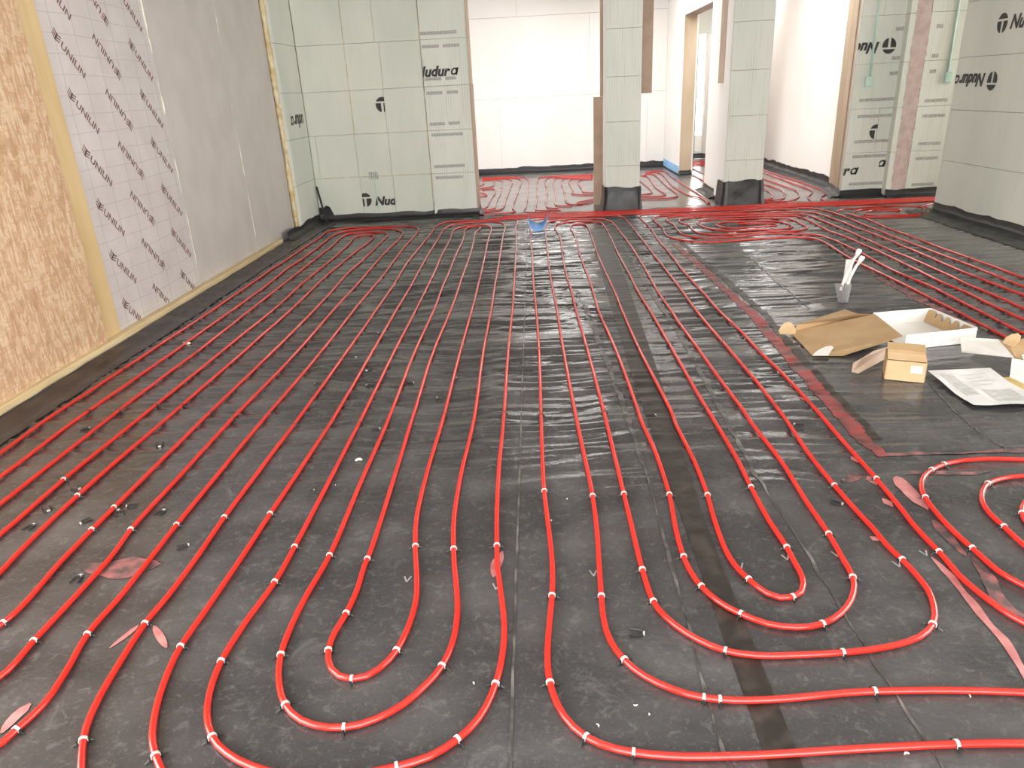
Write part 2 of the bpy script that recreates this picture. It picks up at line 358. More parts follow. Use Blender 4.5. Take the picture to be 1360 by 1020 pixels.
drape('sheet_edge', px([(1230, 505), (1265, 545), (1300, 575), (1340, 600)]), .006, MT['clear_edge'], .002, .003, seed=5)
drape('red_tape', px([(895, 324), (925, 350), (955, 378), (1000, 418), (1060, 489), (1110, 545), (1150, 588), (1172, 607)]), [.05, .06, .06, .065, .065, .06, .06, .04], MT['red_tape'], .0022, .012, seed=6)
drape('olive_tape', px([(904, 322), (935, 349), (968, 376), (1012, 415), (1073, 486), (1122, 541), (1165, 585)]), .045, MT['lap_tape'], .0019, .004, seed=7)
drape('red_tape', px([(1165, 605), (1210, 603), (1280, 602), (1360, 600), (1420, 598)]), .03, MT['faint_paint'], .0022, .01, seed=8)
drape('red_tape', px([(1108, 318), (1150, 358), (1210, 392), (1300, 440)]), [.02, .05, .07, .06], MT['faint_paint'], .0018, .03, seed=9)
drape('paint_mark', px([(1236, 741), (1262, 765), (1300, 815), (1330, 848), (1360, 893), (1385, 930)]), [.012, .024, .024, .024, .026, .026], MT['pink_paint'], .0022, .006, seed=10)
drape('paint_mark', px([(1290, 740), (1312, 765), (1325, 795), (1345, 812), (1375, 830)]), [.03, .04, .04, .03, .03], MT['faint_paint'], .0022, .012, seed=11)
drape('paint_mark', px([(1190, 634), (1200, 645), (1215, 660), (1232, 678)]), [.05, .055, .045, .03], MT['pink_paint'], .0022, .012, seed=12)
drape('paint_mark', px([(1200, 632), (1215, 629), (1250, 629), (1290, 630), (1315, 626)]), [.015, .02, .02, .02, .008], MT['faint_paint'], .0022, .006, seed=13)
drape('paint_mark', px([(1238, 690), (1258, 712), (1285, 740)]), [.03, .03, .02], MT['faint_paint'], .0022, .012, seed=14)
drape('paint_mark', px([(105, 752), (140, 753), (175, 755), (215, 748)]), [.04, .07, .09, .05], MT['faint_paint'], .0022, .03, seed=15)
drape('paint_mark', px([(146, 862), (168, 845), (186, 830)]), [.006, .016, .014], MT['pink_paint'], .0022, .004, seed=16)
drape('paint_mark', px([(205, 832), (213, 848), (221, 862)]), .018, MT['pink_paint'], .0022, .004, seed=17)
drape('paint_mark', px([(2, 975), (20, 952), (40, 935)]), [.012, .026, .03], MT['pink_paint'], .0022, .008, seed=18)
drape('paint_mark', px([(655, 768), (659, 750), (667, 733)]), [.02, .034, .014], MT['pink_paint'], .0022, .008, seed=19)
for i, (a, b) in enumerate((((1172, 663), (1186, 674)), ((1153, 633), (1164, 645)), ((1155, 714), (1168, 719)), ((1130, 607), (1140, 616)), ((1062, 530), (1072, 535)))):
    drape('paint_mark', px([a, b]), .03, MT['pink_paint'], .0022, .004, seed=20 + i)
drape('paint_mark', px([(1118, 642), (1138, 628)]), .05, MT['faint_paint'], .0022, .03, seed=30)
for cx, cy in ((541, 770), (788, 762), (1044, 741), (1111, 737), (1192, 750), (1228, 735), (983, 752), (659, 780)):
    mb = MB(); c = fl(cx, cy); s = .022
    for sg in (-1, 1):
        a = np.array([c[0], c[1] - s * .6]); b = np.array([c[0] + sg * s * .45, c[1] + s * .6]); dd = (b - a) / np.linalg.norm(b - a); pp = np.array([-dd[1], dd[0]]) * .0022
        q = [a - pp, b - pp, b + pp, a + pp]; q = q if sg < 0 else q
        mb.slab([(u[0], u[1], fz(*u) + .0012) for u in (q if sg > 0 else q)], (0, 0, .0006))
    mb.build('chalk_arrow', MT['chalk'], floor, fix=True)

# ---------------------------------------------------------------- walls
ZC = [.03, .486, .945, 1.395, 1.855, 2.31, 2.75]
CEIL = 2.75
G = .0013                                                  # half joint
def course_blocks(parent, axis, a0, a1, face, depth, m, splits=None, proud=0., z0=None):
    """blocks of a wall; axis 'x': wall facing -y at y=face; axis 'y': wall along y facing +/-x (depth signed)"""
    for i in range(6):
        e = [a0] + [s for s in (splits[i % len(splits)] if splits else [])] + [a1]
        for p, q in zip(e[:-1], e[1:]):
            j = random.uniform(-.0015, .0015)
            zl = ZC[i] + (G if i else 0)
            if axis == 'x': d = (p + G, q - G, face - proud + j, face + depth, zl, ZC[i + 1] - G)
            else:
                lo, hi = sorted((face + j, face + depth)); d = (lo, hi, p + G, q - G, zl, ZC[i + 1] - G)
            boxobj('foam_block', d, m, parent, .0015)
# left wall: backing, boards, stud, OSB, sole plate
mb = MB()
for d in ((-2.95, -2.625, 1.8, 7.70, 0, CEIL), (-2.95, -2.625, -2.7, -1.7, 0, CEIL), (-2.95, -2.625, -1.7, 1.8, 2.35, CEIL)): mb.box(*d)  # gap near the camera is unseen, added to let in side light
wall_left = struct(mb.build('wall_left', MT['icf_joint']))
boards = []
for y0, y1, mk in ((4.158, 5.330, 'foil_print'), (5.336, 6.566, 'foil'), (6.572, 7.680, 'foil')):
    boards.append(boxobj('insulation_board', (-2.625, -2.58, y0, y1, .0, CEIL), MT[mk], wall_left, .002))
tag(boards[0], 'foil insulation board printed with brown lettering and a fine grid')
boxobj('timber_stud', (-2.625, -2.572, 3.985, 4.156, .045, CEIL), MT['timber'], wall_left, .003)
# OSB sheet with a rough sawn edge
mb = MB(); n = 60; pts = []
for i in range(n + 1):
    z = .046 + (CEIL - .046) * i / n; pts.append((-2.556, 3.984 - .008 * random.random() - (.01 if z < .9 else 0) * random.random(), z))
mb.slab(pts[::-1] + [(-2.556, 2.0, .046), (-2.556, 2.0, CEIL)][0:1] + [(-2.556, 2.0, CEIL)], (-.06, 0, 0))
mb.build('osb_sheet', MT['osb'], wall_left, fix=True)
boxobj('sole_plate', (-2.579, -2.520, 1.8, 7.10, .0, .052), MT['sole'], wall_left, .004)
def bead(name, p0, p1, r, m, parent, lump=.5, n=70, gap=0., ax=1):
    """irregular foam bead between two points on the wall plane; breaks where the noise drops under gap"""
    runs = []; cur = []
    for i in range(n):
        t = i / (n - 1); q = np.array(p0) * (1 - t) + np.array(p1) * t
        k = vn(np.array([t * n * .23]), np.array([r * 900.]), 8)[0]
        if k < gap:
            if len(cur) > 2: runs.append(cur)
            cur = []; continue
        q[ax] += (random.random() - .5) * r * lump; cur.append((q, r * (1 - lump / 2 + lump * random.random()) * min(1, .35 + 2 * (k - gap))))
    if len(cur) > 2: runs.append(cur)
    mb = MB()
    for c in runs: mb.tube([a for a, _ in c], [b for _, b in c], 7)
    return mb.build(name, m, parent, smooth=True)
bead('foam_bead', (-2.581, 5.333, .06), (-2.581, 5.333, CEIL), .007, MT['foam_pale'], wall_left, .9, 90, .45)
bead('foam_bead', (-2.581, 6.569, .05), (-2.581, 6.569, CEIL), .006, MT['foam_pale'], wall_left, .9, 90, .42)
bead('foam_bead', (-2.56, 7.705, .05), (-2.56, 7.705, CEIL), .026, MT['foam'], wall_left, .6, 80)
bead('foam_bead', (-2.552, 7.738, .05), (-2.552, 7.738, CEIL), .020, MT['foam_pale'], wall_left, .6, 80)
# printed lettering on the first board
def unilin():
    bm = fit(text2d('UNILIN', 1., 0, .022), .222, .044)
    for v in bm.verts: v.co.x += .082
    for k in range(3):                                    # three-pronged emblem: stacked slanted bars
        y = .002 + k * .017
        poly2d(bm, [(.0, y + .019), (.036, y + .004), (.036, y - .005), (.0, y + .011)][::-1])
        poly2d(bm, [(.034, y + .004), (.070, y + .016), (.070, y + .008), (.034, y - .005)][::-1])
    poly2d(bm, [(.030, .0), (.040, .0), (.040, .046), (.030, .046)])
    return bm
ang = math.radians(-47.3)
U = Vector((0, math.cos(ang), math.sin(ang))); Vv = Vector((0, -math.sin(ang), math.cos(ang)))
base_bm = unilin()
for k in range(-3, 6):
    for (yy, zz, flip) in ((4.262, 1.717 - .3025 * k, 0), (4.648, 1.725 - .3025 * k, 1), (5.060, 1.712 - .3025 * k, 0)):
        bm = base_bm.copy()
        if flip:
            o = Vector((-2.5795, yy, zz)) + U * .305 + Vv * .022; put_u, put_v = -U, -Vv
        else:
            o = Vector((-2.5795, yy, zz)) - U * .008 - Vv * .022; put_u, put_v = U, Vv
        # cut off what would run past the board edge or behind the sole plate
        ymax = 5.329
        s = 1 if put_u.y > 0 else -1
        bmesh.ops.transform(bm, matrix=Matrix(((put_u.x, put_v.x, 0, o.x), (put_u.y, put_v.y, 0, o.y), (put_u.z, put_v.z, 0, o.z), (0, 0, 0, 1))), verts=bm.verts[:])
        for co, no in (((0, ymax, 0), (0, 1, 0)), ((0, 0, .046), (0, 0, -1)), ((0, 0, CEIL), (0, 0, 1))):
            bmesh.ops.bisect_plane(bm, geom=bm.verts[:] + bm.edges[:] + bm.faces[:], plane_co=co, plane_no=no, clear_outer=True)
        if len(bm.faces):
            bm.verts.index_update(); mb = MB(); mb.add([v.co for v in bm.verts], [[v.index for v in f.verts] for f in bm.faces]); mb.build('lettering', MT['ink_brown'], boards[0])
        bm.free()
base_bm.free()

# short return of foam blocks at the left, and the foam-block wall at the back with its end column
wall_corner = struct(boxobj('wall_corner', (-2.95, -2.54, 7.72, 8.42, 0, CEIL), MT['icf_joint']))
course_blocks(wall_corner, 'y', 7.72, 8.40, -2.505, -.04, MT['icf'])
wall_back = struct(boxobj('wall_back', (-2.95, -.672, 8.44, 8.74, 0, CEIL), MT['icf_joint']))
course_blocks(wall_back, 'x', -2.50, -1.166, 8.40, .05, MT['icf'], [(-1.982, -1.607), (-2.43, -1.99, -1.612), (-1.982, -1.615), (-1.985, -1.607), (-1.98, -1.65)])
course_blocks(wall_back, 'x', -1.160, -.668, 8.40, .05, MT['icf_lined'], None, .022)
boxobj('reveal_board', (-.668, -.655, 8.378, 8.745, .06, 1.40), MT['board_brown'], wall_back)
boxobj('reveal_board', (-.668, -.660, 8.378, 8.745, 1.403, CEIL), MT['board_reveal'], wall_back)
boxobj('plasterboard_sheet', (-3.2, -.66, 8.745, 8.76, .05, CEIL), MT['plaster'], wall_back)
bead('foam_bead', (-1.163, 8.396, .05), (-1.163, 8.396, CEIL), .006, MT['foam'], wall_back, .9, 90, .3, ax=0)
bead('foam_bead', (-1.983, 8.399, .95), (-1.983, 8.399, CEIL), .004, MT['foam'], wall_back, .9, 70, .3, ax=0)
bead('foam_bead', (-2.45, 8.399, .487), (-1.25, 8.399, .487), .0035, MT['foam'], wall_back, .9, 60, .45, ax=2)
yb = 8.3955
XU, ZU = (1, 0, 0), (0, 0, 1); XN, ZN = (-1, 0, 0), (0, 0, -1)
# bottom course: emblem cut at the left joint, word cut at the right joint
bm = roundel(.078); crop(bm, (.045, 0), (-1, 0)); crop(bm, (.19, 0), (1, 0)); put(bm, 'lettering', MT['ink_dark'], (-2.028, yb, .152), XU, ZU, wall_back)
bm = nud(.46); crop(bm, (.232, 0), (1, 0)); put(bm, 'lettering', MT['ink_dark'], (-1.842, yb, .160), XU, ZU, wall_back)
bm = roundel(.078); crop(bm, (.105, 0), (1, 0)); put(bm, 'lettering', MT['ink_dark'], (-1.716, yb, 1.160), XU, ZU, wall_back)
bm = nud(.48); crop(bm, (.092, 0), (-1, 0)); put(bm, 'lettering', MT['ink_dark'], (-1.252, 8.3755, 1.488), XU, ZU, wall_back)
bm = nud(.48); crop(bm, (.14, 0), (-1, 0)); crop(bm, (.46, 0), (1, 0)); put(bm, 'lettering', MT['ink_dark'], (-2.5025, 8.29, 1.175), (0, -1, 0), ZN, wall_corner) if False else None
bm = nud(.60); crop(bm, (.16, 0), (-1, 0)); put(bm, 'lettering', MT['ink_dark'], (-2.503, 8.46, 1.185), (0, -1, 0), ZN, wall_corner)
for x0, x1, z in ((-1.155, -.77, 1.912), (-1.15, -.75, 1.785), (-1.15, -.81, 1.468), (-1.14, -.80, 1.328), (-1.135, -.80, 1.012), (-1.125, -.775, .898), (-1.125, -.78, .562), (-1.12, -.81, .440), (-1.15, -.80, 2.24), (-1.15, -.80, 2.37)):
    boxobj('web_strip', (x0, x1, 8.3765, 8.380, z - .016, z + .016), MT['web_grey'], wall_back)
    if z in (1.785, 1.328, 1.468, 1.012): boxobj('web_strip', (-.965, -.925, 8.376, 8.3775, z - .017, z + .017), MT['card_white'], wall_back)
for k in range(5): boxobj('web_strip', (-1.875 + k * .022, -1.862 + k * .022, 8.3945, 8.398, .455, .535), MT['web_grey'], wall_back)
mb = MB(); mb.tube([(-1.80, 8.3985, .05), (-1.81, 8.3985, .26), (-1.83, 8.3985, .46)], .006, 6); mb.build('marking_line', MT['conduit'], wall_back)

# pillars between the openings
def pillar(name, x0, x1, y0, y1):
    w = struct(boxobj(name, (x0 + .02, x1 - .02, y0 + .03, y1 - .01, 0, CEIL), MT['icf_joint']))
    for i in range(6):
        boxobj('foam_block', (x0, x1, y0 + random.uniform(-.001, .001), y0 + .03, ZC[i] + (G if i else 0), ZC[i + 1] - G), MT['icf_lined'], w, .002)
    for s, (a, b) in enumerate(((x0, x0 + .018), (x1 - .018, x1))):
        boxobj('side_board', (a, b, y0 + .032, y1, .03, CEIL), MT['plaster'], w)
    return w
p1 = pillar('wall_pillar_1', .788, 1.165, 8.30, 8.64)
p2 = pillar('wall_pillar_2', 2.100, 2.517, 8.30, 8.58)
# membrane turned up round the pillar feet
def foot_wrap(parent, x0, x1, y0, y1, h, tilt=0.):
    mb = MB(); ring = [(x0, y1), (x0, y0), (x1, y0), (x1, y1)]; n = 9; m = 8; rows = []
    path = []
    for (a, b) in zip(ring[:-1], ring[1:]):
        for i in range(n): t = i / n; path.append((a[0] * (1 - t) + b[0] * t, a[1] * (1 - t) + b[1] * t))
    path.append(ring[-1]); cx, cy = (x0 + x1) / 2, (y0 + y1) / 2; vs = []
    for k in range(m + 1):
        for i, (x, y) in enumerate(path):
            t = k / m; z = .002 + t * (h + .02 * (vn(np.array([i * .7]), np.array([x0 * 9]))[0] - .5) + tilt * (x - x0))
            o = .006 + .022 * (1 - t) ** 2 + .012 * vn(np.array([i * .45 + t * 1.3]), np.array([t * 2.2 + x0 * 5]))[0]
            sx = -1 if x <= x0 + 1e-6 else (1 if x >= x1 - 1e-6 else 0); sy = -1 if y <= y0 + 1e-6 else 0
            vs.append((x + sx * o, y + sy * o, z))
    w = len(path); fs = [(k * w + i, k * w + i + 1, (k + 1) * w + i + 1, (k + 1) * w + i) for k in range(m) for i in range(w - 1)]
    mb.add(vs, fs); return mb.build('membrane_upstand', MT['membrane_wrap'], parent, smooth=True)
foot_wrap(p1, .788, 1.165, 8.30, 8.60, .262, -.03); foot_wrap(p2, 2.10, 2.517, 8.30, 8.56, .262, .03)
# far wall of plasterboard sheets
wall_far = struct(boxobj('wall_far', (-3.45, 2.22, 12.83, 13.1, 0, CEIL), MT['board_brown']))
for z0, z1, xsn in ((.05, 1.199, (-3.19, -1.30, .95 - 2.0 + .5, 1.9, 2.20)), (1.203, 2.40, (-3.19, -1.45, .951, 2.20)), (2.404, CEIL, (-3.19, -.2, 2.20))):
    for a, b in zip(xsn[:-1], xsn[1:]): boxobj('plasterboard_sheet', (a + .0015, b - .0015, 12.80, 12.829, z0, z1), MT['plaster'], wall_far)
# left wall of the far room with its window opening
wall_far_left = MB()
for d in ((-3.48, -3.2, 8.45, 10.1, 0, CEIL), (-3.48, -3.2, 11.4, 13.1, 0, CEIL), (-3.48, -3.2, 10.1, 11.4, 0, .3), (-3.48, -3.2, 10.1, 11.4, 2.4, CEIL)): wall_far_left.box(*d)
struct(wall_far_left.build('wall_far_left', MT['plaster']))
# side wall with the doorway (far room / hall)
wall_hall = struct(boxobj('wall_hall', (2.225, 2.40, 11.46, 14.4, 0, CEIL), MT['board_brown']))
boxobj('plasterboard_sheet', (2.20, 2.225, 11.46, 12.80, .06, CEIL), MT['plaster'], wall_hall)
boxobj('plasterboard_sheet', (2.20, 2.225, 8.86, 9.73, .06, CEIL), MT['plaster'], wall_hall)
boxobj('plasterboard_sheet', (2.20, 2.225, 9.733, 11.457, 2.19, CEIL), MT['plaster'], wall_hall)
boxobj('wall_core', (2.226, 2.40, 8.60, 9.73, 0, CEIL), MT['plaster'], wall_hall)
boxobj('wall_core', (2.226, 2.40, 9.731, 11.459, 2.19, CEIL), MT['board_brown'], wall_hall)
boxobj('reveal_board', (2.206, 2.38, 11.448, 11.459, .05, 2.185), MT['board_reveal'], wall_hall)
boxobj('reveal_board', (2.381, 2.399, 11.44, 11.459, .05, 2.185), MT['plaster'], wall_hall)
boxobj('side_board', (2.102, 2.198, 8.60, 8.86, 1.28, CEIL), MT['board_brown'], wall_hall)
boxobj('side_board', (2.125, 2.198, 8.60, 8.86, .05, 1.277), MT['plaster'], wall_hall)
# end wall of the hall seen through the doorway: foam blocks round a bright opening
wall_hall_end = MB()
for d in ((2.40, 2.96, 14.0, 14.2, 0, CEIL), (3.40, 4.1, 14.0, 14.2, 0, CEIL), (2.96, 3.40, 14.0, 14.2, 2.08, CEIL)): wall_hall_end.box(*d)
whe = struct(wall_hall_end.build('wall_hall_end', MT['icf']))
boxobj('side_board', (3.11, 3.40, 13.985, 14.19, 0.05, 2.075), MT['plaster'], whe)
# hall right-hand wall
wall_hall_right = struct(boxobj('wall_hall_right', (3.72, 3.95, 9.245, 14.2, 0, CEIL), MT['plaster']))
# end wall on the right: brown reveal, foam blocks, proud nib with a render strip
wall_end = struct(boxobj('wall_end', (3.62, 6.55, 8.54, 9.05, 0, CEIL), MT['icf_joint']))
mb = MB(); mb.add([(3.472, 8.502, .03), (3.615, 9.24, .03), (3.615, 9.24, CEIL), (3.472, 8.502, CEIL), (3.615, 8.502, .03), (3.75, 9.24, .03), (3.75, 9.24, CEIL), (3.615, 8.502, CEIL)],
                  [(1, 0, 3, 2), (4, 5, 6, 7), (0, 4, 7, 3), (5, 1, 2, 6), (2, 3, 7, 6), (0, 1, 5, 4)])
mb.build('reveal_board', MT['board_reveal'], wall_end, fix=True)
mb = MB(); mb.add([(3.505, 8.66, .03), (3.512, 8.69, .03), (3.512, 8.69, CEIL), (3.505, 8.66, CEIL), (3.495, 8.66, .03), (3.502, 8.69, .03), (3.502, 8.69, CEIL), (3.495, 8.66, CEIL)],
                  [(0, 1, 2, 3), (5, 4, 7, 6), (4, 0, 3, 7), (1, 5, 6, 2), (3, 2, 6, 7), (0, 4, 5, 1)])
mb.build('corner_strip', MT['board_brown'], wall_end, fix=True)
course_blocks(wall_end, 'x', 3.472, 3.945, 8.50, .05, MT['icf_lined'], [(), (3.79,), (), (), (3.7,)])
for i in range(6):
    boxobj('foam_block', (3.928, 3.995, 8.41, 8.539, ZC[i] + (G if i else 0), ZC[i + 1] - G), MT['icf'], wall_end, .002)
    boxobj('foam_block', (4.145, 5.3, 8.41, 8.539, ZC[i] + (G if i else 0), ZC[i + 1] - G), MT['icf_lined'], wall_end, .002)
    boxobj('foam_block', (5.305, 6.54, 8.41, 8.539, ZC[i] + (G if i else 0), ZC[i + 1] - G), MT['icf'], wall_end, .002)
mb = MB(); n = 90; Lf, Rt = [], []
for i in range(n + 1):
    z = .03 + (CEIL - .03) * i / n
    Lf.append((3.982 + .016 * random.random(), 8.408, z)); Rt.append((4.135 + .02 * random.random(), 8.408, z))
mb.slab(Rt + Lf[::-1], (0, .12, 0)); mb.build('render_strip', MT['render_pink'], wall_end, fix=True)
ye, yn = 8.4965, 8.4075
bm = nud(.50); crop(bm, (.215, 0), (1, 0)); put(bm, 'lettering', MT['ink_dark'], (3.688, ye, 1.607), XN, ZN, wall_end)
bm = roundel(.078); put(bm, 'lettering', MT['ink_dark'], (3.872, ye, 1.640), XN, ZN, wall_end)
bm = nud(.50); crop(bm, (.335, 0), (-1, 0)); put(bm, 'lettering', MT['ink_dark'], (3.142, ye, .245), XU, ZU, wall_end)
bm = roundel(.078); crop(bm, (.09, 0), (1, 0)); put(bm, 'lettering', MT['ink_dark'], (3.700, ye, .625), XU, ZU, wall_end)
bm = nud(.50); crop(bm, (.42, 0), (-1, 0)); put(bm, 'lettering', MT['ink_dark'], (3.44, ye, .315), XU, ZU, wall_end)
for z in (1.035, .868, .605, .447, .150):
    boxobj('web_strip', (3.555, 3.925, 8.4965, 8.499, z - .016, z + .016), MT['web_grey'], wall_end)
for z in (1.00, .845, .56, .405, .125):
    boxobj('web_strip', (4.21, 4.45, 8.4075, 8.410, z - .016, z + .016), MT['web_grey'], wall_end)
for z in (1.72, 1.44, 1.29):
    boxobj('web_strip', (3.84, 3.925, 8.4965, 8.499, z - .018, z + .018), MT['web_grey'], wall_end)
    boxobj('web_strip', (4.215, 4.28, 8.4075, 8.410, z - .018, z + .018), MT['web_grey'], wall_end)
# cable conduits with their boxes, recessed flush in the blocks
for x, y, cx, which in ((3.632, 8.497, 3.622, 'left of the plastered strip'), (4.40, 8.406, 4.41, 'right of the plastered strip')):
    e = empty('cable_conduit', (x, y, 1.17), 'pale green conduit ending in a small square box, ' + which, 'conduit')
    mb = MB(); mb.tube([(x, y - .002, 1.27), (x, y - .002, 1.8), (x - .002, y - .002, 2.3), (x, y - .002, CEIL)], .012, 8); mb.build('conduit_tube', MT['conduit'], e, smooth=True)
    mb = MB(); mb.chbox(cx - .038, cx + .038, y - .022, y + .002, 1.168, 1.272, .004); bb_ = mb.build('back_box', MT['conduit'], e)
    mb = MB(); mb.chbox(cx - .028, cx + .028, y - .026, y - .0221, 1.178, 1.262, .002); mb.build('cover_plate', MT['conduit'], bb_)
# right-hand wall with a window out of view
wall_right = MB()
for d in ((4.02, 4.28, -2.7, .5, 0, CEIL), (4.02, 4.28, 4.3, 7.43, 0, CEIL), (4.02, 4.28, .5, 4.3, 0, .45), (4.02, 4.28, .5, 4.3, 2.35, CEIL), (4.02, 6.55, 7.15, 7.43, 0, CEIL)): wall_right.box(*d)
wall_right = struct(wall_right.build('wall_right', MT['icf_joint']))
for i in range(6):
    for a, b in ((4.32, 5.62), (5.62, 7.45)):
        boxobj('foam_block', (3.98 + random.uniform(-.001, .001), 4.019, a + G, b - G, ZC[i] + (G if i else 0), ZC[i + 1] - G), MT['icf'], wall_right, .002)
xr = 3.9775
YU = (0, -1, 0)
bm = roundel(.078, .0); put(bm, 'lettering', MT['ink_dark'], (xr, 6.935, 1.562), YU, ZU, wall_right)
bm = nud(.50); put(bm, 'lettering', MT['ink_dark'], (xr, 6.745, 1.585), YU, ZU, wall_right)
bm = nud(.50); crop(bm, (.475, 0), (1, 0)); put(bm, 'lettering', MT['ink_dark'], (xr, 6.965, 1.258), (0, 1, 0), ZN, wall_right)
bm = roundel(.078, .0); put(bm, 'lettering', MT['ink_dark'], (xr, 6.775, 1.270), (0, 1, 0), ZN, wall_right)
mb = MB()
for d in ((6.55, 6.7, 7.15, 7.45, 0, CEIL), (6.55, 6.7, 8.42, 9.05, 0, CEIL), (6.55, 6.7, 7.45, 8.42, 0, .25), (6.55, 6.7, 7.45, 8.42, 2.4, CEIL)): mb.box(*d)
struct(mb.build('wall_corridor_end', MT['plaster']))
mb = MB()
for d in ((-2.95, -2.2, -2.75, -2.5, 0, CEIL), (2.8, 4.28, -2.75, -2.5, 0, CEIL), (-2.2, 2.8, -2.75, -2.5, 0, .1), (-2.2, 2.8, -2.75, -2.5, 2.4, CEIL)): mb.box(*d)
struct(mb.build('wall_rear', MT['icf']))
mb = MB()
for d in ((2.40, 2.55, 15.5, 15.7, 0, CEIL), (3.45, 4.1, 15.5, 15.7, 0, CEIL), (2.55, 3.45, 15.5, 15.7, 0, .3), (2.55, 3.45, 15.5, 15.7, 2.35, CEIL), (3.95, 4.1, 14.2, 15.7, 0, CEIL), (2.25, 2.40, 14.4, 15.7, 0, CEIL)): mb.box(*d)
struct(mb.build('wall_far_end', MT['plaster']))
mb = MB()                                              # ceiling slab; unseen roof openings added to brighten hall and far room
for d in ((-3.6, -.1, -2.8, 15.8), (-.1, 1.8, -2.8, 10.), (-.1, 1.8, 11.5, 15.8), (1.8, 2.56, -2.8, 15.8), (3.56, 6.8, -2.8, 15.8), (2.56, 3.56, -2.8, 9.2), (2.56, 3.56, 10.7, 12.1), (2.56, 3.56, 13.2, 15.8)): mb.box(*d, CEIL + .002, CEIL + .2)
struct(mb.build('ceiling', MT['ceiling']))

# membrane upstands along the wall feet
def upstand(path, h, inward, parent, m=MT['membrane_wrap'], seed=0, lap=.14, thick=.0):
    """strip standing on the wall foot and lapping on to the floor; path of (x,y), inward unit vector"""
    P = np.array(path, float); d = np.r_[0, np.cumsum(np.linalg.norm(np.diff(P, axis=0), axis=1))]; n = max(8, int(d[-1] / .06)); t = np.linspace(0, d[-1], n)
    C = np.stack([np.interp(t, d, P[:, 0]), np.interp(t, d, P[:, 1])], -1); I = np.array(inward, float); vs = []
    prof = [(.004, h), (.008, h * .55), (.02, h * .22), (.045, .026), (lap * .45, .010), (lap * .58, .024), (lap * .70, .008), (lap * .85, .016), (lap, .004)]
    for i in range(n):
        k = vn(np.array([t[i] * 4.]), np.array([seed * 3.3]))[0] - .5; k2 = vn(np.array([t[i] * 9.]), np.array([seed * 5.1 + 2]))[0] - .5
        for j, (o, z) in enumerate(prof):
            oo = o + (.5 * k + .3 * k2) * .02 * (0 if j == 0 else min(1, j / 3)); zz = z * (1 + (.2 * k + .25 * k2 if j == 0 else .5 * k2))
            q = C[i] + I * oo; vs.append((q[0], q[1], max(zz, .0045 if j else .012) + (max(0, fz(*q)) if j > 2 else 0)))
    w = len(prof); fs = [(i * w + j, i * w + j + 1, (i + 1) * w + j + 1, (i + 1) * w + j) for i in range(n - 1) for j in range(w - 1)]
    mb = MB(); mb.add(vs, fs); return mb.build('membrane_upstand', m, parent, smooth=True)
upstand([(-2.52, 1.0), (-2.52, 7.0), (-2.50, 8.40)], .020, (1, 0), wall_left, MT['membrane_fold'], 1, .20)
upstand([(-2.505, 7.2), (-2.505, 8.40)], .10, (1, 0), wall_corner, MT['membrane_wrap'], 2, .12)
upstand([(-2.50, 8.40), (-1.16, 8.395), (-1.15, 8.378), (-.65, 8.378)], .085, (0, -1), wall_back, MT['membrane_wrap'], 3, .10)
upstand([(-.655, 8.36), (-.655, 8.75)], .09, (1, 0), wall_back, MT['membrane_wrap'], 4, .06)
upstand([(-3.1, 12.80), (2.20, 12.80)], .10, (0, -1), wall_far, MT['membrane_wrap'], 5, .09)
upstand([(2.20, 8.9), (2.20, 9.73)], .08, (-1, 0), wall_hall, MT['membrane_wrap'], 6, .12)
upstand([(2.205, 11.447), (2.39, 11.447)], .075, (0, -1), wall_hall, MT['membrane_wrap'], 7, .05)
upstand([(3.72, 9.26), (3.72, 13.9)], .12, (-1, 0), wall_hall_right, MT['membrane_wrap'], 8, .16)
upstand([(3.472, 8.50), (3.61, 9.22)], .09, (-.97, .2), wall_end, MT['membrane_wrap'], 9, .10)
upstand([(3.46, 8.498), (3.925, 8.498)], .085, (0, -1), wall_end, MT['membrane_wrap'], 10, .10)
upstand([(3.925, 8.408), (6.4, 8.408)], .085, (0, -1), wall_end, MT['membrane_wrap'], 11, .08)
upstand([(3.98, 4.4), (3.98, 7.44)], .085, (-1, 0), wall_right, MT['membrane_wrap'], 12, .30)
upstand([(2.42, 13.99), (4.0, 13.99)], .09, (0, -1), whe, MT['membrane_wrap'], 13, .08)
boxobj('edge_strip', (2.188, 2.199, 11.47, 12.78, .02, .135), MT['blue_strip'], wall_hall, .002)
# torn membrane patch in the corner
mb = MB(); mb.slab([(-2.50, 8.391, .08), (-2.33, 8.391, .07), (-2.37, 8.391, .17), (-2.41, 8.391, .19), (-2.44, 8.391, .165), (-2.50, 8.391, .17)], (0, .004, 0)); mb.build('membrane_patch', MT['membrane_wrap'], wall_back, fix=True)

# offcuts of board standing and hanging at the pillar
def card_board(name, d, m, label, cat='plasterboard'):
    b = MB(); b.chbox(*d, .002); o = b.build(name, m, None, loc=((d[0] + d[1]) / 2, (d[2] + d[3]) / 2, d[4])); return tag(o, label, cat)
card_board('board_offcut', (.695, .815, 8.80, 8.8125, .004, 1.20), MT['board_brown'], 'narrow brown board offcut standing on the floor beside the pillar')
boxobj('backing_board', (.755, .787, 8.62, 8.64, 1.205, CEIL), MT['board_reveal'], p1)
boxobj('backing_board', (1.166, 1.325, 8.62, 8.64, 1.215, CEIL), MT['board_brown'], p1)

